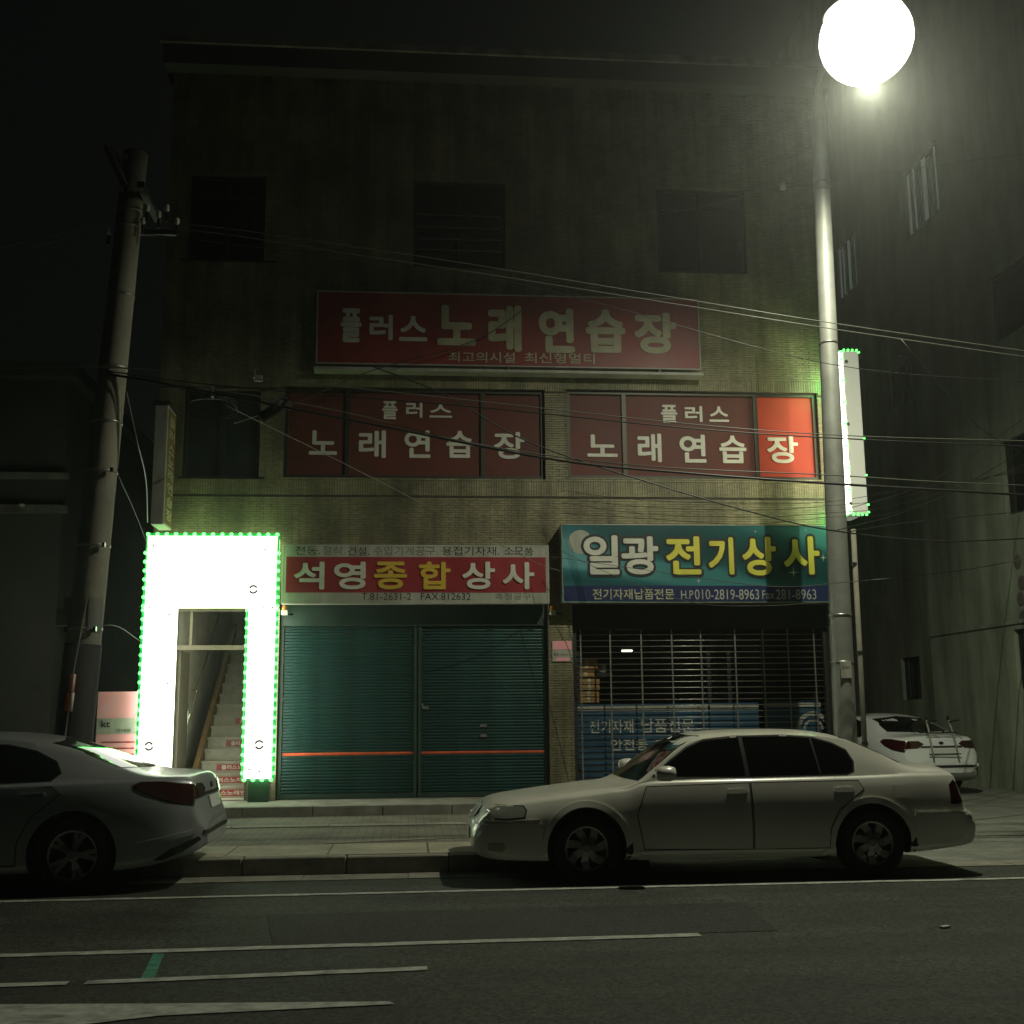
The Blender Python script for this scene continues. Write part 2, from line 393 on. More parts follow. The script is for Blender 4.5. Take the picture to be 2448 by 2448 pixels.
# painted lines
def line(name, x0, y0, x1, y1, w, m='line', z=.006, w1=None):
    w1 = w1 or w; mb = MB(); n = max(1, int(abs(x1-x0)/.25)); random.seed(int(x0*100+y0*77))
    pr = None
    for i in range(n):
        a, b = i/n, (i+1)/n
        xa, xb = x0+(x1-x0)*a, x0+(x1-x0)*b; ya, yb = y0+(y1-y0)*a, y0+(y1-y0)*b
        wa = w+(w1-w)*a; wb = w+(w1-w)*b
        ja = pr or (random.uniform(-.006, .006), random.uniform(-.006, .006)); jb = (random.uniform(-.006, .006), random.uniform(-.006, .006)); pr = jb
        mb.quad((xa, ya-wa/2+ja[0], z), (xb, yb-wb/2+jb[0], z), (xb, yb+wb/2+jb[1], z), (xa, ya+wa/2+ja[1], z))
    return struct(name, mb, M[m])
line('edge_line', -8, 10.53, 9, 10.56, .09)
line('lane_line', -9, 8.08, 2.02, 8.27, .11)
line('lane_line', -9, 7.22, -1.97, 7.31, .10)
line('lane_line', -1.87, 7.312, .12, 7.44, .10)
p0 = at(0, 1893, 6.85); 
mb = MB(); mb.quad(*[tuple(atZ(u, v, .006)) for u, v in ((-300, 1896), (-300, 1985), (300, 1916), (745, 1894), (735, 1889), (300, 1893))]); struct('wide_marking', mb, M['line'])
line('lane_line', 5.55, 9.78, 9, 9.82, .07)
mb = MB(); mb.quad(*[tuple(atZ(u, v, .0055)) for u, v in ((266, 1846), (291, 1846), (310, 1799), (289, 1799))]); struct('green_marking', mb, M['greenline'])

# ------------------------------------------------------------------ the karaoke building
B = thing('shop_building', 'three storey tiled commercial building with karaoke signs and closed shutters', 'building', (0, 0, 0))
BX0, BX1, ZTOP = -4.0, 7.12, 12.45
def R(u0, v0, u1, v1, Y=F): return rect(u0, v0, u1, v1, Y)
ZB = .27
op = {}
op['win3a'] = R(357, 330, 500, 492); op['win3b'] = R(780, 343, 953, 506); op['win3c'] = R(1240, 356, 1407, 515)
op['win2a'] = R(345, 735, 490, 902); op['win2b'] = R(536, 732, 1028, 902); op['win2c'] = R(1071, 738, 1545, 903)
d = R(318, 1143, 470, 1500); op['door'] = (d[0], d[1], ZB, d[3])
s1 = R(524, 1140, 1036, 1500); op['shut'] = (s1[0], s1[1], ZB, s1[3]+.35)
s2 = R(1083, 1135, 1600, 1500); op['shop'] = (s2[0], 6.78, ZB, s2[3]+.3)
opens = list(op.values())
xs = sorted({BX0, BX1, *[o[0] for o in opens], *[o[1] for o in opens]}); zs = sorted({0.0, ZTOP, *[o[2] for o in opens], *[o[3] for o in opens]})
wall = MB()
for xa, xb in zip(xs, xs[1:]):
    for za, zb_ in zip(zs, zs[1:]):
        cx, cz = (xa+xb)/2, (za+zb_)/2
        if any(o[0] < cx < o[1] and o[2] < cz < o[3] for o in opens): continue
        wall.quad((xa, F+.012, za), (xb, F+.012, za), (xb, F+.012, zb_), (xa, F+.012, zb_))
for x0, x1, z0, z1 in opens:
    y0, y1 = F+.012, F+.30
    wall.quad((x0, y0, z0), (x0, y1, z0), (x0, y1, z1), (x0, y0, z1)).quad((x1, y0, z0), (x1, y1, z0), (x1, y1, z1), (x1, y0, z1))
    wall.quad((x0, y0, z0), (x1, y0, z0), (x1, y1, z0), (x0, y1, z0)).quad((x0, y0, z1), (x1, y0, z1), (x1, y1, z1), (x0, y1, z1))
wall.build('wall', M['mortar'], B, fixn=False)
mb = MB(); mb.quad((BX0, F+.012, 0), (BX0, F+11, 0), (BX0, F+11, ZTOP), (BX0, F+.012, ZTOP)); mb.quad((BX1, F+.012, 0), (BX1, F+11, 0), (BX1, F+11, ZTOP), (BX1, F+.012, ZTOP))
mb.quad((BX0, F+11, 0), (BX1, F+11, 0), (BX1, F+11, ZTOP), (BX0, F+11, ZTOP)).build('side_wall', M['sidewall'], B, fixn=False)
mb = MB(); mb.box(BX0, BX1, F+.3, F+11, ZTOP-.3, ZTOP-.02).build('roof', M['darkwall'], B)
# floors slabs behind the facade keep the rooms apart
mb = MB(); mb.box(d[1]+.45, BX1-.02, F+.32, F+10.9, 4.15, 4.35).build('floor_slab', M['darkwall'], B)

# facade tiles: one mesh of individually set long tiles, with soldier courses over and under the second-floor windows
tiles = MB(); random.seed(3)
band_hi = (R(600, 706, 700, 733)[2], R(600, 706, 700, 733)[3]); band_lo = (R(600, 905, 700, 934)[2], R(600, 905, 700, 934)[3])
TH, TW = .040, .225
def add_tile(x0, x1, z0, z1):
    # clip against the openings
    for o in opens:
        if x1 > o[0] and x0 < o[1] and z1 > o[2] and z0 < o[3]:
            cz = (z0+z1)/2; cx = (x0+x1)/2
            if z0 < o[2]-.005 or z1 > o[3]+.005:
                if cz < o[2] or cz > o[3]:
                    z1 = min(z1, o[2]) if cz < o[2] else z1; z0 = max(z0, o[3]) if cz > o[3] else z0; continue
                return
            if x0 < o[0]: x1 = min(x1, o[0])
            elif x1 > o[1]: x0 = max(x0, o[1])
            else: return
    if x1-x0 < .02 or z1-z0 < .008: return
    y = F+random.uniform(-.0018, .0018); g = .0035; n = len(tiles.v); t = random.uniform(-.0012, .0012)
    a, b, c, e = x0+g, x1-g, z0+g, z1-g; yb = F+.0115
    tiles.v += [(a, y+t, c), (b, y-t, c), (b, y-t, e), (a, y+t, e), (a, yb, c), (b, yb, c), (b, yb, e), (a, yb, e)]
    tiles.f += [(n, n+1, n+2, n+3), (n, n+4, n+5, n+1), (n+1, n+5, n+6, n+2), (n+2, n+6, n+7, n+3), (n+3, n+7, n+4, n)]; tiles.m += [0]*5
z = 0.0; row = 0
while z < ZTOP:
    z1 = z+TH; inband = None
    for bz in (band_lo, band_hi):
        if z < bz[1] and z1 > bz[0]: inband = bz
    if inband:
        x = BX0
        while x < BX1: add_tile(x, min(x+.0405, BX1), inband[0], inband[1]); x += .0405
        z = inband[1]; row += 1; continue
    nb = [b for b in (band_lo, band_hi) if z < b[0] < z1+.012]
    x = BX0-(TW/2 if row % 2 else 0)
    while x < BX1:
        add_tile(max(x, BX0), min(x+TW, BX1), z, nb[0][0] if nb else z1); x += TW
    z = nb[0][0] if nb else z1; row += 1
t_o = tiles.build('facade_tiles', M['tile'], B, fixn=False); t_o['kind'] = 'stuff'

# cornice
c0 = at(860, 160, F-.35)
mb = MB(); mb.box(BX0-.12, BX1+.12, F-.30, F+.4, 12.20, 12.55).build('cornice', M['darkwall'], B)
mb = MB(); mb.box(BX0-.18, BX1+.18, F-.36, F+.4, 12.553, 12.68).build('coping', M['concrete'], B)

def window(x0, x1, z0, z1, muls, pane, lab=None, y=F+.13, film=None, rails=(), names=None):
    w = MB(); t = .055
    w.box(x0+.003, x1-.003, y-.05, y+.05, z0+.003, z0+t).box(x0+.003, x1-.003, y-.05, y+.05, z1-t, z1-.003)
    w.box(x0+.003, x0+t, y-.045, y+.045, z0+t, z1-t).box(x1-t, x1-.003, y-.045, y+.045, z0+t, z1-t)
    for mx_ in muls: w.box(mx_-.035, mx_+.035, y-.05, y+.045, z0+t, z1-t)
    for rz in rails: w.box(x0+t, x1-t, y-.03, y+.03, rz-.02, rz+.02)
    wo = w.build('window', M['frame'], B)
    if lab: wo['label'] = lab
    ed = [x0+t, *muls, x1-t]
    for i, (a, b) in enumerate(zip(ed, ed[1:])):
        mt = film[i] if film else pane
        MB().box(a+(.036 if i else 0), b-(.036 if i < len(ed)-2 else 0), y-.004+.002*i, y+.004+.002*i, z0+t, z1-t).build('pane', M[mt], wo)
    return wo
w = op['win3a']; w_ = window(*w, [(w[0]+w[1])/2], 'glass', rails=(w[3]-.35,))
w = op['win3b']; w3b = window(*w, [(w[0]+w[1])/2], 'glass')
for v in (405, 428, 450, 471):
    z_ = at(866, v, F).z; MB().box(w[0]+.06, w[1]-.06, F+.03, F+.045, z_-.008, z_+.008).build('guard_rail', M['steel'], w3b)
w = op['win3c']; w_ = window(*w, [(w[0]+w[1])/2], 'glass', rails=(w[3]-.35,))
w = op['win2a']; window(*w, [(w[0]+w[1])/2], 'rustpane' if False else 'glassr')
w = op['win2b']; mu = [at(655, 820, F).x, at(912, 820, F).x]
wb = window(*w, mu, 'redfilm', 'wide window with dull red film and white karaoke lettering')
w = op['win2c']; mu = [at(1180, 820, F).x, at(1430, 820, F).x]
wc = window(*w, mu, 'redfilm', 'wide window with red film, its right pane coloured bright orange red as lit by the sign', film=['redfilm', 'redfilm', 'redfilm_lit'])
YG = F+.123
text_cells('lettering', [('플', 721, 757, 750, 791), ('러', 766, 758, 797, 788), ('스', 810, 762, 853, 788),
           ('노', 583, 812, 636, 858), ('래', 677, 812, 728, 864), ('연', 763, 812, 812, 864), ('습', 842, 813, 893, 864), ('장', 932, 815, 990, 866)], YG, M['white'], wb, bold=.045, thick=.003)
text_cells('lettering', [('플', 1247, 764, 1278, 798), ('러', 1292, 766, 1325, 796), ('스', 1338, 767, 1375, 796),
           ('노', 1108, 820, 1165, 862), ('래', 1203, 818, 1248, 872), ('연', 1282, 820, 1332, 873), ('습', 1357, 822, 1408, 874), ('장', 1447, 822, 1506, 874)], YG, M['white'], wc, bold=.045, thick=.003)

# ---- shutters (two leaves) -------------------------------------------------
x0, x1, z0, z1 = op['shut']; ys = F+.16; xm = at(788, 1300, F).x
hood_z = at(780, 1181, ys).z
MB().box(x0+.01, x1-.01, ys-.06, ys+.14, hood_z, z1-.01).build('shutter_hood', M['shutterbox'], B)
for u, v in [(690+i*76, 1192) for i in range(0)]: pass
def shutter(xa, xb):
    sh = bpy.data.objects.new('roller_shutter', None); link(sh, B)
    for q in (xa, xb-.05): MB().box(q, q+.05, ys-.04, ys+.06, z0+.01, hood_z-.003).build('guide_rail', M['shutterbox'], sh)
    n = int((hood_z-z0-.08)/.047); hs = (hood_z-z0-.08)/n
    bar = MB().box(xa+.052, xb-.052, ys-.025, ys+.03, z0+.008, z0+.078).build('bottom_bar', M['shutterbox'], sh)
    oz = at(780, 1419, ys).z
    prof = [(0, .006), (.15, -.002), (.5, -.006), (.85, -.002), (1, .006)]
    me = None; meo = None
    for i in range(n):
        za = z0+.08+i*hs; col = abs(za+hs/2-oz) < hs*.55
        key = 'o' if col else 'g'
        src = meo if col else me
        if src is None:
            s = MB(); L = xb-xa-.104
            pts = [(k*hs*.985, ys+d_) for k, d_ in prof]
            for (k1, y1_), (k2, y2_) in zip(pts, pts[1:]): s.quad((0, y1_-ys, k1), (L, y1_-ys, k1), (L, y2_-ys, k2), (0, y2_-ys, k2))
            s.quad((0, .02, 0), (L, .02, 0), (L, .02, hs), (0, .02, hs))
            o = s.build('shutter_slat', M['orange'] if col else M['shutter'], sh, fixn=False)
            if col: meo = o; o['label'] = 'faded orange painted slat'
            else: me = o
        else:
            o = src.copy(); link(o, sh)
        o.location = (xa+.052, ys+random.uniform(-.002, .002), za); o.rotation_euler = (random.uniform(-.05, .05), 0, random.uniform(-.0015, .0015))
    # lock box and padlock
    return sh
shL = shutter(x0+.01, xm-.01); shR = shutter(xm+.01, x1-.01)
for (u, v, w_, h_) in ((803, 1335, .05, .022), (797, 1330, .018, .02)):
    p = at(u, v, ys-.03); MB().box(p.x-w_, p.x+w_, ys-.035, ys-.014, p.z-h_, p.z+h_).build('lock_plate', M['steel'], shR)
for (u, v) in ((912, 1369), (912, 1388)):
    p = at(u, v, ys-.03); MB().box(p.x-.05, p.x+.05, ys-.03, ys-.014, p.z-.022, p.z+.022).build('sticker', M['greytext'], shR)
# vent slots under the hood: dark cut-outs in two rows
for k, v in enumerate((1187, 1196)):
    for i in range(7 if k == 0 else 7):
        p = at(545+38*k+i*76, v+ (0 if k else 0), ys-.03)
        if abs(p.x-xm) < .1 or p.x > x1-.1: continue
        MB().box(p.x-.045, p.x+.045, ys-.0165, ys-.0135, p.z-.012, p.z+.012).build('vent_slot', M['black'], shL if p.x < xm else shR)

# ---- electric shop: link grille, glass front, banners behind ---------------
x0, x1, z0, z1 = op['shop']; yg = F+.16
gz = at(1300, 1187, yg).z
MB().box(x0+.01, x1-.01, yg-.05, yg+.2, gz, z1-.01).build('shutter_hood', M['black'], B)
gr = bpy.data.objects.new('link_grille', None); link(gr, B)
for q in (x0+.012, x1-.07): MB().box(q, q+.058, yg-.04, yg+.05, z0+.01, gz-.003).build('guide_rail', M['darkmetal'], gr)
MB().box(x0+.075, x1-.075, yg-.02, yg+.03, z0+.012, z0+.075).build('bottom_bar', M['steel'], gr)
rod = None; z = z0+.15
while z < gz-.03:
    if rod is None:
        rod = MB().tube([(0, 0, 0), (x1-x0-.15, 0, 0)], .0075, 6).build('grille_rod', M['steel'], gr, smooth=True); o = rod
    else: o = link(rod.copy(), gr)
    o.location = (x0+.075, yg+random.uniform(-.003, .003), z); z += .094
u = 0
for uu in (1097, 1153, 1212, 1270, 1325, 1390, 1443, 1490, 1540):
    p = at(uu, 1300, yg); MB().box(p.x-.012, p.x+.012, yg-.012, yg-.008, z0+.08, gz-.004).build('grille_link', M['steel'], gr)
# glazed front behind the grille
yf = yg+.28
for uu in (1090, 1338, 1376, 1440, 1555):
    p = at(uu, 1300, yf).x; MB().box(p-.03, p+.03, yf-.03, yf+.03, z0+.002, z1-.002).build('shop_front_post', M['darkmetal'], B)
room = MB(); ry = yf+2.6
room.quad((x0-.1, ry, z0), (x1+.1, ry, z0), (x1+.1, ry, z1+.2), (x0-.1, ry, z1+.2)).quad((x0-.1, F+.31, z0), (x0-.1, ry, z0), (x0-.1, ry, z1+.2), (x0-.1, F+.31, z1+.2))
room.quad((x1+.1, F+.31, z0), (x1+.1, ry, z0), (x1+.1, ry, z1+.2), (x1+.1, F+.31, z1+.2)).quad((x0-.1, F+.31, z0-.003), (x1+.1, F+.31, z0-.003), (x1+.1, ry, z0-.003), (x0-.1, ry, z0-.003))
room.quad((x0-.1, F+.31, z1+.2), (x1+.1, F+.31, z1+.2), (x1+.1, ry, z1+.2), (x0-.1, ry, z1+.2)).build('shop_room', M['darkwall'], B, fixn=False)

def banner(u0, v0, u1, v1, Y, lab, words, m='bannerblue'):
    a = rect(u0, v0, u1, v1, Y)
    b = MB().box(a[0], a[1], Y, Y+.015, a[2], a[3]).build('shop_banner', M[m]); tag(b, lab, 'banner', 'blue banners behind the grille')
    MB().box(a[0], a[1], Y-.004, Y-.001, a[3]-.10, a[3]-.035).build('pale_stripe', M['whitepanel'], b)
    if words:
        mb = MB()
        for w_, uu0, vv0, uu1, vv1 in words:
            c_ = rect(uu0, vv0, uu1, vv1, Y); put_text(mb, w_, c_[0], c_[1], c_[2], c_[3], Y-.001, .02, thick=.003)
        mb.build('lettering', M['white'], b, fixn=False)
    return b
yb = yf-.06
banner(1090, 1328, 1338, 1478, yb, 'blue banner with white Korean lettering in the left bay behind the grille',
       [('전기자재', 1112, 1358, 1195, 1384), ('납품전문', 1210, 1356, 1310, 1382), ('안전등', 1152, 1394, 1222, 1416), ('기구', 1236, 1394, 1290, 1416)])
banner(1342, 1326, 1434, 1478, yb, 'narrow dark blue banner in the middle bay behind the grille', [], 'bannerblue')
b3 = banner(1444, 1322, 1552, 1478, yb, 'blue banner with a pale round arch picture beside the lamp pole', [])
mb = MB(); c_ = at(1535, 1376, yb)
for k in range(12):
    a0, a1 = pi*k/12, pi*(k+1)/12
    for r0, r1 in ((.13, .17), (.22, .29)):
        mb.quad((c_.x+r0*cos(a0), yb-.003, c_.z+r0*sin(a0)), (c_.x+r1*cos(a0), yb-.003, c_.z+r1*sin(a0)), (c_.x+r1*cos(a1), yb-.003, c_.z+r1*sin(a1)), (c_.x+r0*cos(a1), yb-.003, c_.z+r0*sin(a1)))
mb.build('arch_print', M['whitepanel'], b3, fixn=False)
# cardboard boxes stacked inside on the left
labs = ['orange brown cardboard box topmost of the stack behind the grille', 'brown cardboard box second of the stack behind the grille', 'dull orange cardboard box third from top behind the grille', 'brown cardboard box lowest visible of the stack behind the grille']
for i, (u0, v0, u1, v1) in enumerate(((1084, 1242, 1126, 1262), (1084, 1264, 1122, 1278), (1090, 1280, 1130, 1302), (1090, 1304, 1129, 1326))):
    a = rect(u0, v0, u1, v1, yf+.3); o = MB().box(a[0], a[1], yf+.22, yf+.6, a[2], a[3]).build('cardboard_box', M['cardboard'], bevel=.004)
    tag(o, labs[i], 'box', 'cardboard boxes inside the shop')
    MB().box((a[0]+a[1])/2-.025, (a[0]+a[1])/2+.025, yf+.214, yf+.2175, a[2]+.005, a[3]-.005).build('packing_tape', M['cream'], o)
a = rect(1126, 1250, 1142, 1270, yf+.3); o = MB().lathe([(0, 0), (.07, 0), (.08, .05), (.06, .15), (0, .16)], (a[0]+.09, yf+.35, a[2]), n=14).build('storage_jar', M['whitepanel'], smooth=True)
tag(o, 'pale round jar beside the cardboard boxes behind the grille', 'jar')
MB().box(a[0]-.05, a[0]+.25, yf+.2, yf+.55, a[2]-.03, a[2]-.002).build('stand', M['darkmetal'], o)
# glass sheet (dark, glossy) is opened out: an added glowing tube stands for a reflected glint
p = at(1183, 1228, yf+.15)
nl = thing('glint_tube', 'small added glowing tube standing for a glint above the boxes behind the grille', 'lamp', p)
MB().box(-.10, .10, -.02, .05, .02, .05).build('glint_holder', M['whitepanel'], nl)
MB().tube([(-.085, 0, 0), (.085, 0, 0)], .014, 8).build('glow_tube', M['glinttube'], nl, smooth=True)

# ---- entrance and stairwell ------------------------------------------------
x0, x1, z0, z1 = op['door']; yd = F+.22
df = MB(); ux = at(357, 1300, yd).x
df.box(x0+.004, x0+.06, yd-.05, yd+.05, z0, z1-.005).box(x1-.06, x1-.004, yd-.05, yd+.05, z0, z1-.005).box(x0+.06, x1-.06, yd-.05, yd+.05, z1-.07, z1-.005)
tz = at(400, 1222, yd).z
df.box(x0+.06, x1-.06, yd-.04, yd+.04, tz-.035, tz+.035).box(ux-.02, ux+.02, yd-.038, yd+.038, tz+.036, z1-.071)
dfo = df.build('entrance_frame', M['alu'], B)
# folded-open door leaf standing inside against the left wall
dl = MB(); dl.box(x0+.065, x0+.105, yd+.06, yd+.80, z0+.01, tz-.04)
dlo = dl.build('door', M['alu'], B)
MB().tube([(x0+.125, yd+.70, 1.25), (x0+.125, yd+.70, 1.75)], .012, 8).build('handle', M['chrome'], dlo, smooth=True)
rm = MB(); yb0, yb1 = F+.31, F+6.5; rx0, rx1 = max(x0-.05, BX0+.04), x1+.35; zc = 6.8
rm.quad((rx0, yb0, z0), (rx0, yb1, z0), (rx0, yb1, zc), (rx0, yb0, zc)).quad((rx1, yb0, z0), (rx1, yb1, z0), (rx1, yb1, zc), (rx1, yb0, zc))
rm.quad((rx0, yb1, z0), (rx1, yb1, z0), (rx1, yb1, zc), (rx0, yb1, zc)).quad((rx0, yb0, z1+.02), (rx1, yb0, z1+.02), (rx1, yb1, zc), (rx0, yb1, zc)).quad((rx0, yb0, z0), (rx1, yb0, z0), (rx1, yb1, z0), (rx0, yb1, z0))
rm.build('stairwell', M['plaster'], B, fixn=False)
sy, rise, run = F+.75, .185, .27; stx0 = rx0+.36
for i in range(15):
    z_ = z0+rise*i
    sto = MB().box(stx0 if i else rx0+.2, rx1-.01, sy+run*i, sy+run*(i+1)+.02, z_-.1 if i else z_, z_+rise-.032).box((stx0 if i else rx0+.2)-.01, rx1-.01, sy+run*i-.02, sy+run*(i+1), z_+rise-.031, z_+rise).build('stair_step', M['stairs'], B)
    if i in (0, 2, 4, 6, 8, 10, 1):
        ax = stx0+.18+.03*i if i > 1 else stx0+.12
        MB().box(ax, rx1-.15, sy+run*i-.006, sy+run*i-.001, z_+.03, z_+.13).build('red_label', M['signred2'], sto)
        mb = MB(); put_text(mb, '플러스노래연습장', ax+.08, rx1-.25, z_+.045, z_+.115, sy+run*i-.0062, .03, thick=.002); mb.build('lettering', M['white'], sto, fixn=False)
st_str = MB()   # the balustrade wall left of the flight
st_str.v = [(stx0-.1, sy+.05, z0), (stx0-.02, sy+.05, z0), (stx0-.02, sy+run*15, z0+rise*15), (stx0-.1, sy+run*15, z0+rise*15),
            (stx0-.1, sy+.05, z0+.28), (stx0-.02, sy+.05, z0+.28), (stx0-.02, sy+run*15, z0+rise*15+.28), (stx0-.1, sy+run*15, z0+rise*15+.28)]
st_str.f = [(0, 3, 2, 1), (4, 5, 6, 7), (0, 1, 5, 4), (1, 2, 6, 5), (2, 3, 7, 6), (3, 0, 4, 7)]; st_str.m = [0]*6
st_str.build('stair_stringer', M['rust'], B)
hr = MB().tube([(rx0+.10, sy+.1, z0+.85), (rx0+.10, sy+run*14, z0+rise*14+.85)], .022, 8)
for k in (1, 5, 9, 13): hr.tube([(rx0+.0, sy+run*k, z0+rise*k+.78), (rx0+.10, sy+run*k, z0+rise*k+.80)], .012, 6)
hr.build('handrail', M['chrome'], B, smooth=True)
cl = thing('ceiling_lamp', 'lit tube lamp on the stairwell ceiling behind the entrance', 'lamp', ((rx0+rx1)/2+.1, F+1.3, 3.95))
MB().box(-.05, .05, -.25, .25, -.01, .035).build('lamp_base', M['whitepanel'], cl)
MB().tube([(0, -.24, -.04), (0, .24, -.04)], .02, 8).build('glow_tube', M['tube'], cl, smooth=True)
# pillar plinths
# ------------------------------------------------------------------ LED entrance arch
yA, yBk = F-.42, F-.01
EA = thing('lit_entrance_arch', 'glowing white entrance arch edged with green light bulbs', 'illuminated sign', (0, 0, 0))
rt_ = rect(276, 1011, 521, 1143, yA); rl = rect(259, 1143, 322, 1452, yA); rr = rect(465, 1143, 518, 1468, yA)
topz = rt_[2]
tx0, tx1 = rt_[0], rt_[1]
rl = (tx0, rl[1]-.02, ZB+.12, topz-.003); rr = (rr[0], tx1, at(490, 1468, yA).z, topz-.003)
def lightbox(name, r):
    o = MB().box(r[0], r[1], yA+.012, yBk, r[2], r[3]).build(name, M['panelside' if 'pillar' in name else 'headerside'], EA)
    MB().box(r[0]+.012, r[1]-.012, yA, yA+.010, r[2]+.012, r[3]-.012).build('lit_face', M['panel'], o)
    return o
lt = lightbox('header_box', rt_); ll = lightbox('pillar_box', rl); lr = lightbox('pillar_box', rr)
for par, (u, v, r_) in ((lt, (478, 1112, .068)), (lr, (489, 1405, .07)), (ll, (281, 1408, .066)), (lt, (347, 1112, .02))):
    p = at(u, v, yA); mb = MB()
    for k in range(28):
        a0, a1 = 2*pi*k/28, 2*pi*(k+1)/28
        if r_ > .03 and (k in (0, 1, 13, 14, 15, 27)): continue
        q = [(p.x+rr_*cos(a), yA-.003, p.z+rr_*sin(a)) for rr_, a in ((r_*.62, a0), (r_, a0), (r_, a1), (r_*.62, a1))]; mb.quad(*q)
    mb.build('ring_logo', M['greytext'], par, fixn=False)
for par, u, v in ((ll, 263, 1146), (ll, 283, 1146), (ll, 319, 1160), (lt, 347, 1140), (lr, 498, 1146), (lr, 514, 1146), (lr, 514, 1300), (lr, 512, 1420), (lr, 470, 1452), (lr, 489, 1456), (ll, 316, 1290), (lt, 500, 1036), (lt, 290, 1030)):
    p = at(u, v, yA); MB().box(p.x-.012, p.x+.012, yA-.004, yA-.001, p.z-.012, p.z+.012).build('fixing_screw', M['greytext'], par)
bulb = MB().lathe([(0, -.028), (.022, -.02), (.03, 0), (.022, .02), (0, .028)], n=10)
bulb_o = None
def add_bulb(par, x, y, z):
    global bulb_o
    if bulb_o is None: o = bulb_o = bulb.build('led_bulb', M['led'], par, smooth=True)
    else: o = link(bulb_o.copy(), par)
    o.location = (x, y, z)
sp = .135
n = int((tx1-tx0)/sp)
for i in range(n+1): add_bulb(lt, tx0+(tx1-tx0)*i/n, yA+.02, rt_[3]+.025)
n = int((rt_[3]-rt_[2])/sp)
for i in range(n): add_bulb(lt, tx0-.025, yA+.02, rt_[2]+sp*i); add_bulb(lt, tx1+.025, yA+.02, rt_[2]+sp*i)
n = int((rl[3]-rl[2])/sp)
for i in range(n): add_bulb(ll, tx0-.025, yA+.02, rl[3]-.06-sp*i)
n = int((rr[3]-rr[2])/sp)
for i in range(n+1): add_bulb(lr, rr[0]-.025, yA+.02, rr[3]-.06-sp*i); add_bulb(lr, tx1+.025, yA+.02, rr[3]-.06-sp*i)
for i in range(4): add_bulb(lr, rr[0]+(tx1-rr[0])*i/3, yA+.02, rr[2]-.025)
def halo(par, pts): MB().tube([(x, yA+.045, z) for x, z in pts], .03, 8).build('halo_tube', M['bulbhalo'], par, smooth=True)  # added tube whose glow stands for the bulbs' halo
e_ = .02
halo(lt, [(tx0-e_, rt_[2]), (tx0-e_, rt_[3]+e_), (tx1+e_, rt_[3]+e_), (tx1+e_, rt_[2])]); halo(ll, [(tx0-e_, rl[2]), (tx0-e_, rl[3]-.03)])
halo(lr, [(rr[0]-e_, rr[3]-.03), (rr[0]-e_, rr[2]-e_), (tx1+e_, rr[2]-e_), (tx1+e_, rr[3]-.03)])
# column under the right pillar box and the base
MB().box(rr[0]+.05, tx1-.05, yA+.1, F-.02, ZB-.002, rr[2]-.003).build('base_post', M['shutterbox'], EA)

# ------------------------------------------------------------------ sign boards
def signboard(lab, r, y, depth, face, frame, fr=.03, cat='sign', name='sign_board'):
    o = thing(name, lab, cat, (0, 0, 0))
    MB().box(r[0], r[1], y+.012, y+depth, r[2], r[3]).build('sign_frame', M[frame], o, bevel=.006)
    MB().box(r[0]+fr, r[1]-fr, y, y+.010, r[2]+fr, r[3]-fr).build('sign_face', M[face], o)
    e = MB(); e.box(r[0], r[0]+fr-.002, y-.006, y+.011, r[2], r[3]).box(r[1]-fr+.002, r[1], y-.006, y+.011, r[2], r[3])
    e.box(r[0]+fr, r[1]-fr, y-.006, y+.011, r[2], r[2]+fr-.002).box(r[0]+fr, r[1]-fr, y-.006, y+.011, r[3]-fr+.002, r[3]); e.build('sign_trim', M[frame], o)
    return o
y1s = F-.25
r1 = rect(597, 556, 1320, 692, y1s)
k1 = signboard('large dull red karaoke sign above the second floor windows', r1, y1s, .22, 'signred', 'whitepanel', .022)
text_cells('lettering', [('플', 643, 582, 682, 646), ('러', 697, 594, 741, 642), ('스', 753, 596, 806, 644)], y1s-.001, M['white'], k1, bold=.055, thick=.01)
text_cells('large_lettering', [('노', 825, 576, 898, 652), ('래', 921, 576, 984, 664), ('연', 1016, 582, 1084, 666), ('습', 1105, 584, 1180, 666), ('장', 1196, 590, 1276, 668)], y1s-.001, M['cream'], k1, bold=.07, thick=.01)
text_cells('small_lettering', [('최고의시설', 846, 664, 972, 684), ('최신형멀티', 990, 666, 1122, 686)], y1s-.001, M['cream'], k1, bold=.02, thick=.004)
MB().box(r1[0]-.03, r1[1]+.03, y1s-.03, F-.01, r1[2]-.10, r1[2]-.055).build('support_rail', M['whitepanel'], k1)
for uu in (660, 960, 1245):
    p = at(uu, 700, y1s); MB().box(p.x-.02, p.x+.02, y1s, F+.0, r1[2]-.054, r1[2]-.003).build('bracket', M['darkmetal'], k1)

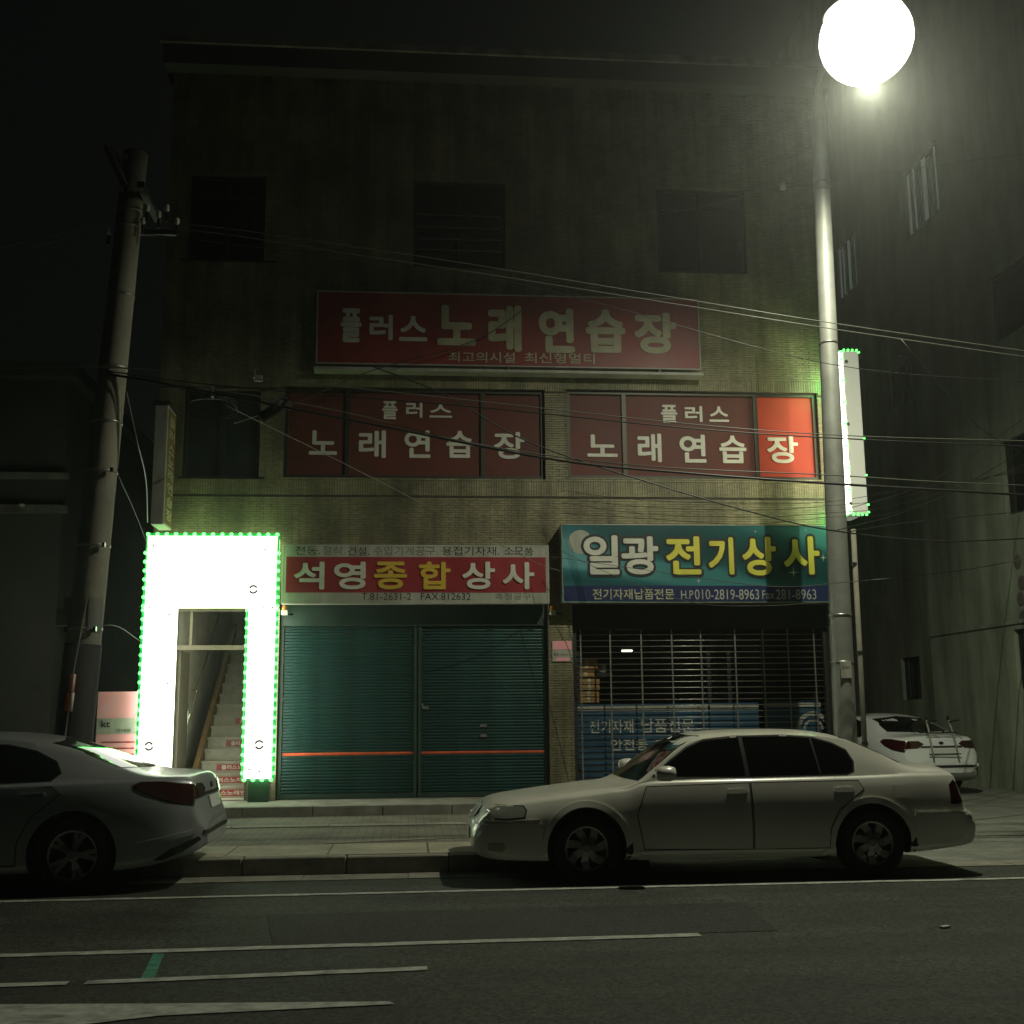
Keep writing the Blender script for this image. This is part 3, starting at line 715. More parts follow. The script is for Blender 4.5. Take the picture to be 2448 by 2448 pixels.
y2s = F-.22
r2 = rect(528, 1028, 1036, 1139, y2s); r2 = (tx1+.06, r2[1], r2[2], r2[3])
k2 = signboard('white and crimson tool shop sign above the green shutters', r2, y2s, .19, 'whitepanel', 'whitepanel', .03)
rb = rect(533, 1051, 1030, 1118, y2s); MB().box(r2[0]+.07, rb[1], y2s-.004, y2s-.001, rb[2], rb[3]).build('crimson_band', M['signred2'], k2)
text_cells('lettering', [('석', 555, 1060, 612, 1112), ('영', 630, 1060, 690, 1112), ('상', 872, 1060, 934, 1112), ('사', 948, 1061, 1008, 1112)], y2s-.005, M['white'], k2, bold=.05, thick=.02)
text_cells('yellow_lettering', [('종', 706, 1060, 768, 1112), ('합', 790, 1060, 850, 1112)], y2s-.005, M['yellow'], k2, bold=.05, thick=.02)
text_cells('black_lettering', [('건설.', 656, 1032, 697, 1048), ('용접기자재.', 834, 1031, 942, 1048), ('소모품', 952, 1031, 1006, 1048), ('전동.', 557, 1030, 604, 1047),
           ('T.81-2631-2', 682, 1119, 776, 1132), ('FAX:812632', 794, 1119, 888, 1132)], y2s-.001, M['black'], k2, bold=.012, thick=.003)
text_cells('faded_lettering', [('절삭.', 608, 1030, 652, 1047), ('수입기계공구.', 704, 1031, 826, 1048), ('측정공구', 934, 1119, 1002, 1132)], y2s-.001, M['greytext'], k2, bold=.004, thick=.003)

y3s = F-.34
r3 = rect(1060, 990, 1562, 1137, y3s); r3 = (r3[0], 6.72, r3[2], r3[3])
k3 = signboard('teal starry electric shop sign with white and yellow letters', r3, y3s, .32, 'teal', 'steel', .014)
nv = rect(1064, 1105, 1560, 1134, y3s); MB().box(nv[0], r3[1]-.016, y3s-.004, y3s-.001, nv[2], nv[3]).build('navy_band', M['navy'], k3)
L3 = [('일', 1101, 1010, 1168, 1084), ('광', 1172, 1012, 1242, 1084)]; L3y = [('전', 1256, 1012, 1322, 1084), ('기', 1336, 1014, 1384, 1084), ('상', 1400, 1013, 1464, 1086), ('사', 1478, 1012, 1546, 1084)]
def grow(cells, g): return [(c_, a-g, b-g, e+g, f+g) for c_, a, b, e, f in cells]
text_cells('letter_outline', grow(L3+L3y, 5), y3s-.001, M['black'], k3, bold=.12, thick=.004)
text_cells('lettering', L3, y3s-.008, M['white'], k3, bold=.05, thick=.012)
text_cells('yellow_lettering', L3y, y3s-.008, M['lemon'], k3, bold=.05, thick=.012)
text_cells('band_lettering', [('전기자재납품전문', 1118, 1111, 1272, 1131)], y3s-.005, M['cream'], k3, bold=.02, thick=.003)
text_cells('number_lettering', [('010-2819-8963', 1311, 1112, 1432, 1131), ('281-8963', 1464, 1112, 1540, 1131), ('H.P', 1285, 1114, 1308, 1130), ('Fax', 1438, 1114, 1461, 1130)], y3s-.005, M['whitepanel'], k3, bold=.01, thick=.003)
p = at(1095, 1020, y3s); mb = MB(); mb.quad(*[(p.x+.19*cos(2*pi*k/32), y3s-.002, p.z-.02+.19*sin(2*pi*k/32)) for k in range(32)]); mb.build('moon_print', M['whitepanel'], k3, fixn=False)
for uu, vv, s_ in ((1497, 1080, .09), (1553, 1052, .07), (1425, 1003, .035), (1520, 1000, .03), (1318, 1096, .05)):
    p = at(uu, vv, y3s); mb = MB()
    mb.quad((p.x-s_, y3s-.002, p.z), (p.x, y3s-.002, p.z-s_*.09), (p.x+s_, y3s-.002, p.z), (p.x, y3s-.002, p.z+s_*.09))
    mb.quad((p.x-s_*.09, y3s-.0025, p.z), (p.x, y3s-.0025, p.z-s_), (p.x+s_*.09, y3s-.0025, p.z), (p.x, y3s-.0025, p.z+s_)).build('star_print', M['white'], k3, fixn=False)

# projecting vertical signs
def vsign(lab, xa, xb, ya, yb_, za, zb_, lit):
    o = thing('projecting_sign', lab, 'sign', (0, 0, 0), group='vertical signs on the building corners')
    MB().box(xa, xb, ya, yb_, za, zb_).build('sign_box', M['signbody' if lit else 'whitepanel'], o, bevel=.01)
    return o
zt_, zb_ = at(300, 768, F-.5).z, at(300, 992, F-.5).z
xl = at(288, 880, F-.65).x
vl = vsign('unlit grey vertical sign at the left corner above the lit arch', xl, xl+.20, F-.65, F-.05, zb_, zt_, False)
fx = xl+.205
MB().box(xl+.201, fx, F-.63, F-.07, zb_+.03, zt_-.05).build('sign_face', M['rust'], vl)
mb = MB(); chars = '플러스노래연습장'; hh = (zt_-zb_-.2)/8
for i, ch in enumerate(chars):
    zc_ = zt_-.12-hh*(i+1)
    put_text(mb, ch, 0, .38, zc_+.02, zc_+hh-.02, 0, .04, thick=.004, fn=lambda q: (fx+.002-q[1], F-.55+q[0], q[2]))
mb.build('lettering', M['cream'], vl, fixn=False)
MB().box(xl-.03, xl+.23, F-.69, F-.04, zt_+.003, zt_+.05).build('sign_cap', M['darkmetal'], vl)
MB().box(xl+.1, xl+.16, F-.06, F-.005, zb_+.3, zb_+.36).build('bracket', M['darkmetal'], vl)

DV = .85
xr = at(1598, 800, F-DV).x; zt2, zb2 = at(1606, 662, F-DV).z, at(1606, 968, F-DV).z
vr = vsign('white vertical sign edged with lit bulbs at the right corner behind the lamp pole', xr, xr+.26, F-DV, F-.10, zb2, zt2, True)
MB().box(xr-.012, xr-.002, F-DV+.03, F-.13, zb2+.03, zt2-.03).build('lit_face', M['signside'], vr)
ob = None; lw = None
n = 22
for i in range(n+1):
    z_ = zb2+.02+(zt2-zb2-.04)*i/n
    o = link(bulb_o.copy(), vr) if i in (0, n, n-1) or i % 3 == 0 else None
    if o: o.location = (xr-.03, F-DV+.01, z_)
    if lw is None: lw = bulb.build('white_bulb', M['ledw'], vr, smooth=True); q = lw
    else: q = link(lw.copy(), vr)
    q.location = (xr-.028, F-DV+.05, z_); q.scale = (.8, .8, .8)
    q = link(bulb_o.copy(), vr) if i in (0, 1, 5, 10, n) else None
    if q: q.location = (xr+.275, F-DV+.01, z_); q.scale = (.5, .5, .5)
gb = None
for i in range(5):
    for z_ in (zb2+.03, zt2-.35):
        if gb is None: gb = bulb.build('green_bulb', M['ledg'], vr, smooth=True); q = gb
        else: q = link(gb.copy(), vr)
        q.location = (xr-.04, F-.14-.12*i, z_)
for i in range(4):
    for z_ in (zb2-.02, zt2+.02):
        q = link(bulb_o.copy(), vr); q.location = (xr+.03+i*.07, F-DV+.02, z_); q.scale = (.6, .6, .6)
for uu, vv in ((1600, 800), (1605, 950), (1597, 682)):
    p = at(uu, vv, F-DV-.005); MB().lathe([(0, -.002), (.03, -.002), (.03, .003)], (p.x, F-DV-.005, p.z), axis='y', n=12).build('vent_hole', M['greytext'], vr)
for dz in (.4, 2.0): MB().box(xr+.05, xr+.11, F-.099, F-.002, zb2+dz, zb2+dz+.06).build('bracket', M['darkmetal'], vr)

# poster left of the arch
rp = rect(182, 1305, 262, 1450, F-.16)
po = thing('standing_banner', 'pink standing banner with small print left of the lit arch', 'banner', ((rp[0]+rp[1])/2, F-.16, .27))
wx = (rp[1]-rp[0])/2; hz = rp[3]-.27
MB().box(-wx, wx, -.006, .006, .12, hz).build('banner_sheet', M['poster'], po)
MB().box(-wx, wx, -.012, -.008, hz*.62, hz*.76).build('pale_field', M['whitepanel'], po)
mb = MB(); put_text(mb, 'kt', -wx+.07, -wx+.20, hz*.68, hz*.74, -.013, .04, thick=.002); put_text(mb, '안내문', -.02, .2, hz*.635, hz*.665, -.013, .01, thick=.002); mb.build('lettering', M['black'], po, fixn=False)
for i in range(7): MB().box(-wx+.08, wx-.05, -.010, -.007, hz*(.54-.055*i), hz*(.54-.055*i)+.018).build('print_line', M['signred2'], po)
MB().tube([(-wx, .01, 0), (-wx, .01, hz)], .01, 6).tube([(wx, .01, 0), (wx, .01, hz)], .01, 6).box(-wx-.03, wx+.03, -.12, .10, 0, .03).build('stand', M['steel'], po)

# small notices and fittings
def notice(u0, v0, u1, v1, Y, lab, split=.42, red='poster'):
    a = rect(u0, v0, u1, v1, Y); o = MB().box(a[0], a[1], Y, Y+.01, a[2], a[3]).build('notice_plate', M['whitepanel']); tag(o, lab, 'notice')
    if red:
        zz = a[3]-(a[3]-a[2])*split; MB().box(a[0]+.004, a[1]-.004, Y-.004, Y-.001, zz, a[3]-.004).build('red_header', M[red], o)
        mb = MB(); put_text(mb, 'kt', a[0]+.03, a[0]+.10, zz-.10, zz-.04, Y-.001, .03, thick=.002)
        mb.box(a[0]+.13, a[1]-.05, Y-.003, Y-.001, zz-.09, zz-.075).box(a[0]+.10, a[1]-.06, Y-.003, Y-.001, zz-.14, zz-.125); mb.build('lettering', M['greytext'], o, fixn=False)
        MB().box(a[0]+.06, a[1]-.05, Y-.004, Y-.001, a[2]+.01, a[2]+.06).build('red_footer', M[red], o)
    return o
notice(1042, 1209, 1079, 1248, F-.02, 'small red and white notice plate on the tiled pillar between the shops')
for u, lab in ((536, 'small orange alarm lamp under the left end of the crimson sign'), (1043, 'small orange alarm lamp on the pillar between the two shop signs')):
    p = at(u, 1155, F-.1); o = thing('alarm_lamp', lab, 'alarm lamp', (p.x, F-.002, p.z), group='alarm lamps beside the shutters')
    MB().box(-.05, .05, -.06, 0, -.04, .04).build('housing', M['whitepanel'], o, bevel=.005)
    MB().lathe([(.04, 0), (.04, .05), (.02, .075), (0, .08)], (0, -.03, .041), n=12).build('dome', M['amber'], o, smooth=True)
    MB().box(.055, .14, -.08, -.05, -.045, -.015).build('bracket_arm', M['chrome'], o)

# ------------------------------------------------------------------ street lamp
_a, _b = at(1591, 1290, 14.5), at(1544, 200, 14.5); _k = (_b.x-_a.x)/(_b.z-_a.z)
pb, ptp = Vector((_a.x-_k*_a.z, 14.5, 0)), Vector((_a.x+_k*(9.2-_a.z), 14.5, 9.2))
SL = thing('street_lamp', 'tall grey steel street lamp with its head glowing white over the parked sedan', 'street lamp', (pb.x, pb.y, .08))
def onp(z): return (ptp.x-pb.x)*z/9.2
mb = MB(); mb.tube([(onp(z_), 0, z_) for z_ in (0, 1.2, 2.4, 4, 6, 8, 9.2, 9.9)], [.150, .145, .141, .133, .123, .113, .105, .10], 20).build('pole', M['polesteel'], SL, smooth=True)
MB().lathe([(0, 0), (.28, 0), (.28, .02), (.2, .03), (.19, .14), (.17, .15)], n=16).build('base_flange', M['darkmetal'], SL)
hp = LAMP_POS-Vector((pb.x, pb.y, .08))
mb = MB(); a0 = Vector((onp(9.8), 0, 9.8)); mb.tube([a0, a0+Vector((0, -.1, .3)), a0+Vector((-.03, -.6, .6)), hp+Vector((0, .3, .75)), hp+Vector((0, .05, .55))], [.06, .055, .05, .045, .04], 10).build('arm', M['polesteel'], SL, smooth=True)
for z_, r_ in ((2.65, .143), (2.05, .145), (6.3, .125), (8.62, .112), (8.5, .112)):
    MB().lathe([(r_-.012, 0), (r_+.004, 0), (r_+.004, .025), (r_-.012, .025)], (onp(z_), 0, z_), n=20).build('steel_band', M['steel'], SL, smooth=True)
# head: shallow housing above a glowing bowl oversized to take in the lamp's bloom
hd = MB().lathe([(0, .62), (.2, .60), (.34, .53), (.40, .44), (.41, .40)], n=28)
ho = hd.build('lamp_housing', M['polesteel'], SL, smooth=True); ho.location = hp; ho.rotation_euler = (0, radians(-12), 0)
bw = MB().lathe([(.545*sin(pi*k/16), .53*cos(pi*k/16)) for k in range(3, 17)], n=32).build('lamp_bloom_globe', M['lamplens'], SL, smooth=True)
bw.location = hp; bw.rotation_euler = (0, radians(-12), 0)
ld = bpy.data.lights.new('lamp_light', 'SPOT'); ld.energy = 1350; ld.color = (1, 1.0, .75); ld.shadow_soft_size = .02; ld.spot_size = radians(175); ld.spot_blend = .68
lo = bpy.data.objects.new('lamp_light', ld); link(lo, SL); lo.location = hp+Vector((0, 0, -.57))
mb = MB(); rp_ = rect(1589, 1251, 1609, 1279, 14.32)
nt_ = MB().box(-.07, .07, -.160, -.150, 0, .21).build('pole_notice', M['whitepanel']); tag(nt_, 'small white notice strapped to the street lamp pole', 'notice'); nt_.location = (rp_[0]+.06, 14.5, rp_[2])
mb = MB(); put_text(mb, '접착금지', -.05, .05, .11, .15, -.1605, .01, thick=.001); mb.build('lettering', M['greytext'], nt_, fixn=False)
# slim conduit and the side pole behind the lamp pole
pp = thing('conduit_post', 'thin pale conduit post just right of the street lamp pole', 'post', (6.02, 15.2, .08))
MB().tube([(0, 0, 0), (.03, 0, 3.9)], .035, 10).build('pipe', M['polecon'], pp, smooth=True)
for z_ in (1.0, 2.2, 3.4): MB().lathe([(.03, 0), (.045, 0), (.045, .04), (.03, .04)], (.01, 0, z_), n=10).build('clamp', M['darkmetal'], pp)

# ------------------------------------------------------------------ utility pole
ub, ut = at(118, 1600, 13.0), at(258, 290, 13.0)
dirx = (ut.x-ub.x)/(ut.z-ub.z); bx = ub.x-dirx*ub.z
UP = thing('utility_pole', 'leaning round concrete utility pole with a black sleeve beside the silver car', 'utility pole', (bx, 13.0, .165))
def ux_(z): return dirx*z
H = ut.z-.165
MB().tube([(ux_(z_), 0, z_) for z_ in (0, 1, 2, 3.5, 5, 6.5, H)], [.195, .19, .182, .17, .158, .146, .135], 24).build('shaft', M['polecon'], UP, smooth=True)
MB().tube([(ux_(z_), 0, z_) for z_ in (.0, .9, 2.15)], [.206, .2, .193], 24).build('rubber_sleeve', M['rubber'], UP, smooth=True)
for v in (1190, 1033, 893, 800, 697, 560, 430, 400):
    z_ = at(150, v, 13).z-.165; r_ = .19-.0075*z_
    MB().lathe([(r_-.01, 0), (r_+.012, 0), (r_+.012, .03), (r_-.01, .03)], (ux_(z_), 0, z_), n=22).build('steel_band', M['steel'], UP, smooth=True)
for v, s_ in ((1190, 1), (1190, -1), (1033, 1), (893, 1)):
    z_ = at(150, v, 13).z-.165; MB().box(-.015, .015, -.22, -.17, -.02, .03).build('band_bolt', M['chrome'], UP).location = (ux_(z_)+s_*.15, .02, z_)
# notice wrapped on the pole, meter box on its left
z_ = at(120, 1160, 13).z-.165; mb = MB()
for k in range(6):
    a0, a1 = radians(-70+k*9), radians(-70+(k+1)*9); r_ = .187
    mb.quad(*[(ux_(z_)+r_*cos(a), r_*sin(a), zz) for a, zz in ((a0, z_-.19), (a1, z_-.19), (a1, z_+.17), (a0, z_+.17))])
mb.build('pasted_notice', M['greytext'], UP, fixn=False)
MB().box(-.31, -.19, -.06, .06, z_-.12, z_+.06).box(-.24, -.17, -.02, .02, z_-.1, z_+.2).build('junction_box', M['whitepanel'], UP, bevel=.005).location = (ux_(z_), 0, 0)
# top gear: crossarms, insulators, transformer bracket
z_ = H-.55
MB().box(-.04, .04, -.35, .6, -.04, .04).build('crossarm', M['darkmetal'], UP).location = (ux_(z_)+.18, 0, z_)
MB().box(-.05, .38, -.03, .03, -.03, .03).build('crossarm', M['darkmetal'], UP).location = (ux_(z_)+.1, .2, z_-.34)
pa = at(203, 276, 12.9); pc = at(240, 352, 12.9); o = Vector((bx, 13.0, .165))
mb = MB(); A_, B_ = pa-o, pc-o
mb.tube([A_, B_], .06, 4).build('brace_plate', M['steel'], UP)
ins = MB().lathe([(0, 0), (.03, 0), (.03, .03), (.06, .05), (.03, .07), (.06, .1), (.03, .12), (.05, .15), (.02, .18), (0, .19)], n=12)
io = None
for u, v in ((278, 386), (300, 398), (315, 386), (270, 410), (334, 411), (206, 430), (232, 350), (240, 290)):
    p = at(u, v, 12.9)-o
    if io is None: io = ins.build('insulator', M['porcelain'], UP, smooth=True); q = io
    else: q = link(io.copy(), UP)
    q.location = p-Vector((0, 0, .09)); q.scale = (.6, .6, .5)
    MB().box(-.012, .012, -.012, .012, -.12, -.0).build('insulator_pin', M['darkmetal'], UP).location = q.location
# guard of the stay wire: orange and white
p0, p1 = at(129, 1342, 12.7), at(138, 1272, 12.7)
gg = thing('stay_wire', 'steel stay wire with an orange and white guard beside the concrete pole', 'stay wire', (p0.x, 12.7, .165))
dd = (p1-p0); q0 = Vector((0, 0, 0)); off = Vector((p0.x, 12.7, .165))
MB().tube([p0-off, (p0+p1)/2-off], .04, 10).tube([(p0+p1)/2-off+Vector((.0, 0, .002)), p1-off], .032, 10).build('orange_guard', M['orange'], gg, smooth=True)
MB().tube([p0-off+Vector((.03, -.03, 0)), (p0+p1)/2-off+Vector((.03, -.03, 0))], .018, 8).tube([(p0+p1)/2-off+Vector((.02, -.03, .01)), p1-off+Vector((.02, -.03, 0))], .014, 8).build('reflective_stripe', M['white'], gg, smooth=True)
tgt = at(196, 960, 13)-off
MB().tube([p0-off-dd.normalized()*.6, p1-off, tgt], .008, 6).build('wire', M['steel'], gg)
# service pipe beside the pole
sp_ = thing('service_pipe', 'rusty service pipe rising behind the concrete utility pole', 'pipe', (at(160, 1500, 13.4).x, 13.4, .165))
o = Vector(sp_.location); q = [at(165, 1440, 13.4)-o, at(158, 1290, 13.4)-o, at(160, 1100, 13.4)-o, at(172, 950, 13.4)-o, at(212, 760, 13.4)-o, at(228, 700, 13.4)-o]; q.insert(0, Vector((.02, 0, 0)))
MB().tube(q, [.035]*4+[.018]*3, 8).build('pipe', M['rust'], sp_, smooth=True)

# ------------------------------------------------------------------ overhead cables
def cable(pts, Y, r, lab, m='cable', n=6, sag=0):
    """pts surveyed (u, v[, Y]); a smooth hanging curve through them"""
    P = [at(p[0], p[1], p[2] if len(p) > 2 else Y) for p in pts]
    P = [P[0]*2-P[1]]+P+[P[-1]*2-P[-2]]; out = []
    for i in range(1, len(P)-2):
        a, b, c_, d_ = P[i-1:i+3]
        for k in range(n):
            t = k/n; out.append(.5*((2*b)+(-a+c_)*t+(2*a-5*b+4*c_-d_)*t*t+(-a+3*b-3*c_+d_)*t**3))
    out.append(P[-2])
    o = MB().tube(out, r*.72, 5).build('overhead_cable', M[m], smooth=True)
    tag(o, lab, 'cable', 'overhead cables along the street')
    return o
CB = [
    ([(-60, 480), (262, 420), (700, 470), (1250, 558), (1560, 608), (1932, 662), (2150, 690)], 12.9, .008, 'upper pale wire of the pair passing just under the third floor windows', 'cablelight'),
    ([(-60, 500), (262, 430), (700, 485), (1250, 570), (1560, 619), (1932, 673), (2150, 702)], 12.95, .008, 'lower pale wire of the pair passing just under the third floor windows', 'cablelight'),
    ([(262, 440), (800, 505), (1090, 562), (1560, 686), (1932, 720), (2150, 738)], 13.1, .007, 'thin wire crossing the right end of the large red sign', 'cable'),
    ([(-60, 700), (200, 693), (560, 722), (900, 757), (1300, 800), (1600, 822), (1932, 832), (2150, 838)], 12.8, .009, 'pale wire crossing the top of the second floor windows', 'cablelight'),
    ([(200, 700), (420, 728), (900, 768), (1300, 808), (1600, 828), (1932, 842), (2150, 850)], 12.84, .012, 'dark cable directly below the pale second floor wire', 'cable'),
    ([(200, 705), (330, 728), (700, 800), (1050, 868), (1300, 893), (1560, 912), (1932, 934), (2150, 948)], 12.85, .022, 'thickest black cable bundle crossing the white window lettering', 'cable'),
    ([(330, 722), (640, 776), (900, 838), (1200, 878), (1560, 896), (1750, 908), (1932, 916), (2150, 925)], 12.9, .010, 'grey wire just above the thickest cable bundle', 'cablelight'),
    ([(420, 762, 13.0), (640, 870, 14.5), (820, 962, 16), (1000, 1056, 17), (1058, 1078, 17.6)], 13, .007, 'pale service drop running diagonally down to the tool shop sign', 'cablelight'),
    ([(700, 690), (840, 745), (1000, 835), (1250, 918), (1440, 972), (1565, 1000), (1750, 1020), (1932, 1016), (2150, 1000)], 13.2, .013, 'black cable dropping across the right windows to the lamp pole', 'cable'),
    ([(1060, 1040, 17.6), (1150, 1082, 17.2), (1300, 1135, 16), (1430, 1143, 14.5), (1560, 1136, 13.2)], 15, .006, 'pale wire sagging under the teal shop sign', 'cablelight'),
    ([(1040, 1050, 17.6), (1250, 1080, 16), (1450, 1106, 14.5), (1600, 1098, 13.2), (1800, 1078, 13), (1932, 1055, 13)], 15, .006, 'pale wire crossing the yellow letters and rising to the right building', 'cablelight'),
    ([(1040, 545, 18.0), (900, 640, 17.8), (700, 700, 17.6), (560, 760, 16), (500, 780, 14), (440, 800, 13.0)], 15, .012, 'dark cable rising diagonally over the large red sign', 'cable'),
    ([(1580, 1000, 13), (1700, 968, 15), (1800, 925, 17), (1932, 850, 19)], 13, .008, 'dark wire rising right towards the side windows', 'cable'),
    ([(1590, 1005, 13), (1720, 985, 15), (1932, 965, 19)], 13, .009, 'dark wire running level right below the lit vertical sign', 'cable'),
    ([(1600, 960, 13), (1760, 905, 15), (1932, 790, 19)], 13, .006, 'steepest dark wire climbing to the right building', 'cable'),
    ([(1932, 860, 12.5), (1830, 790, 12.5), (1700, 640, 12.5)], 13, .006, 'thin wire falling right across the side wall', 'cable'),
    ([(1100, 425, 18), (1300, 395, 17.8), (1477, 353, 17.2), (1543, 348, 16.5), (1700, 322, 16), (1932, 290, 15)], 13, .004, 'hair thin wire carrying the small white insulator', 'cablelight'),
    ([(225, 735, 13), (205, 840, 13), (190, 940, 13)], 13, .012, 'short loose cable hanging right of the concrete pole', 'cablelight'),
    ([(238, 738, 13.2), (258, 830, 13.6), (275, 905, 15), (278, 985, 17)], 13, .014, 'twisted pair of cables dropping to the unlit vertical sign', 'cablelight'),
    ([(220, 890, 13.2), (262, 985, 15), (300, 1090, 17)], 13, .006, 'faint wire slanting down left of the lit arch', 'cablelight'),
    ([(160, 1192, 13), (216, 1180, 13.5), (262, 1208, 16), (290, 1225, 17.6)], 13, .005, 'low wire from the concrete pole to the lit arch', 'cablelight'),
]
for pts, Y, r, lab, m in CB: cable(pts, Y, r, lab, m)
random.seed(11)
for i in range(4):
    v0 = 930+i*13
    cable([(1060, v0-4+random.uniform(-6, 6), 17.8), (1200, v0+12+random.uniform(-5, 5), 16.6), (1400, v0+20, 14.8), (1560, v0+10+random.uniform(-8, 8), 13.2), (1700, v0-5, 13.5), (1932, v0-40-18*i, 15)], 15, .0045,
          ['uppermost', 'second', 'third', 'lowest'][i]+' of four hair thin wires above the teal shop sign')
# cable coil and splice closures on the left
o_ = at(400, 765, 13.0); cc = thing('cable_coil', 'coil of spare cable hanging right of the unlit vertical sign', 'cable coil', o_)
mb = MB(); pts = [Vector((.28*cos(2*pi*k/20+.08*(k//20)), .03*sin(k), .13*sin(2*pi*k/20)-.02*(k//20))) for k in range(61)]
mb.tube(pts, .008, 5).build('loops', M['cable'], cc, smooth=True)
MB().box(-.015, .015, -.012, .012, .1, .22).build('tie', M['steel'], cc)
for (u0, v0, u1, v1, lab) in ((492, 790, 545, 755, 'black cable splice closure tilted up left of the red windows'), (480, 716, 505, 716, 'small pale green tag hanging on the cables above the left window')):
    a, b = at(u0, v0, 12.9), at(u1, v1, 12.9); o = thing('cable_closure', lab, 'cable closure', a)
    if 'tag' in lab: MB().box(.0, .09, -.01, .01, -.02, .05).build('tag_plate', M['whitepanel'], o)
    else: MB().tube([Vector(), b-a], .065, 12).build('sleeve', M['rubber'], o, smooth=True)
    MB().box(-.01, .01, -.012, .012, .02, .12).build('clamp', M['steel'], o)
p = at(1477, 352, 17.2); o = thing('wire_insulator', 'small white porcelain insulator hanging on the thin wire left of the lamp pole', 'insulator', p)
MB().lathe([(0, -.06), (.05, -.05), (.055, -.02), (.03, -.01), (.03, .01), (.055, .02), (.05, .05), (0, .06)], n=14).build('spool', M['porcelain'], o, smooth=True)
MB().tube([(-.07, 0, 0), (.07, 0, 0)], .008, 6).build('pin', M['steel'], o)

# ------------------------------------------------------------------ building on the right
RB = thing('side_building', 'tall pale green rendered building along the right side of the alley', 'building')
XA, XB_, YC = 10.9, 11.5, 23.55
holesA = []
def yz(u, v): p = atX(u, v, XA); return p.y, p.z
a = yz(1873, 648); b = yz(1932, 460); wA1 = (14.6, a[0], a[1]+.05, yz(1880, 520)[1]-.1)
w1y1 = yz(1868, 580)[0]; w1 = (w1y1-2.6, w1y1, yz(1875, 650)[1], yz(1862, 528)[1])
w2y1 = yz(1893, 900)[0]; w2 = (w2y1-2.4, w2y1, yz(1896, 975)[1], yz(1890, 835)[1])
w3y1 = yz(1918, 1260)[0]; w3 = (w3y1-2.0, w3y1, yz(1922, 1300)[1], yz(1913, 1188)[1])
winA = [w1, w2, w3, (21.7, 23.3, 11.75, 13.3)]
def wall_yz(x, ya, yb_, za, zb_, wins, name, par, m):
    ys_ = sorted({ya, yb_, *[w[0] for w in wins], *[w[1] for w in wins]}); zs_ = sorted({za, zb_, *[w[2] for w in wins], *[w[3] for w in wins]}); mb = MB()
    for a_, b_ in zip(ys_, ys_[1:]):
        for c_, d_ in zip(zs_, zs_[1:]):
            if any(w[0] < (a_+b_)/2 < w[1] and w[2] < (c_+d_)/2 < w[3] for w in wins): continue
            mb.quad((x, a_, c_), (x, b_, c_), (x, b_, d_), (x, a_, d_))
    for w in wins:
        mb.quad((x, w[0], w[2]), (x+.2, w[0], w[2]), (x+.2, w[0], w[3]), (x, w[0], w[3])).quad((x, w[1], w[2]), (x+.2, w[1], w[2]), (x+.2, w[1], w[3]), (x, w[1], w[3]))
        mb.quad((x, w[0], w[2]), (x, w[1], w[2]), (x+.2, w[1], w[2]), (x+.2, w[0], w[2])).quad((x, w[0], w[3]), (x, w[1], w[3]), (x+.2, w[1], w[3]), (x+.2, w[0], w[3]))
    return mb.build(name, m, par, fixn=False)
def win_yz(x, w, par, mull=1, pane='glass'):
    f = MB(); t = .05; ya, yb_, za, zb_ = w
    f.box(x+.08, x+.16, ya+.003, yb_-.003, za+.003, za+t).box(x+.08, x+.16, ya+.003, yb_-.003, zb_-t, zb_-.003)
    f.box(x+.08, x+.16, ya+.003, ya+t, za+t, zb_-t).box(x+.08, x+.16, yb_-t, yb_-.003, za+t, zb_-t)
    for i in range(mull):
        y = ya+(yb_-ya)*(i+1)/(mull+1); f.box(x+.078, x+.158, y-.025, y+.025, za+t, zb_-t)
    fo = f.build('window', M['frame'], par)
    for i in range(mull+1):
        y0_ = ya+t+(yb_-ya-2*t)*i/(mull+1)+.02; y1_ = ya+t+(yb_-ya-2*t)*(i+1)/(mull+1)-.02
        MB().box(x+.11, x+.118, y0_, y1_, za+t, zb_-t).build('pane', M[pane], fo)
wall_yz(XA, 14.2, YC, 0, 22, winA, 'wall', RB, M['render_wall'])
for w in winA: win_yz(XA, w, RB)
mb = MB(); mb.quad((XA, YC, 0), (XB_, YC, 0), (XB_, YC, 22), (XA, YC, 22)); mb.quad((XA, 14.2, 0), (XA+12, 14.2, 0), (XA+12, 14.2, 22), (XA, 14.2, 22)).build('end_wall', M['render_wall'], RB, fixn=False)
def yzb(u, v): p = atX(u, v, XB_); return p.y, p.z
winB = []
winB.append((27.6, 28.9, 12.4, 13.9))
nn = yzb(1690, 760)
winB.append((nn[0]-.9, nn[0]+.3, yzb(1690, 770)[1], yzb(1690, 690)[1]))
winB.append((yzb(1735, 1250)[0], yzb(1700, 1250)[0], yzb(1715, 1320)[1], yzb(1715, 1240)[1]))
winB = [w for w in winB if w[1] > w[0]+.1 and w[3] > w[2]+.1]
wall_yz(XB_, YC, 48, 0, 22, winB, 'wall', RB, M['render_wall'])
for w in winB: win_yz(XB_, w, RB, 2, 'glassr')
for xw, w in ((XA, winA[3]), (XB_, winB[0])):       # pale curtains in the two high windows, brightened by added emission
    L = w[1]-w[0]
    for a_, b_ in ((.05, .035), (.36, .10), (.70, .03), (.86, .06)):
        ya = w[0]+L*a_; MB().box(xw+.03, xw+.05, ya, ya+L*b_, w[2]+.08, w[3]-.08).build('curtain', M['curtain'], RB)
for u, v in ((1920, 1060), (1928, 1100), (1926, 1130), (1930, 1165)):
    y_, z_ = yz(u, v); MB().lathe([(0, -.02), (.11, -.015), (.14, 0)], (XA, y_, z_), axis='x', n=14).build('round_vent', M['sidewall'], RB)
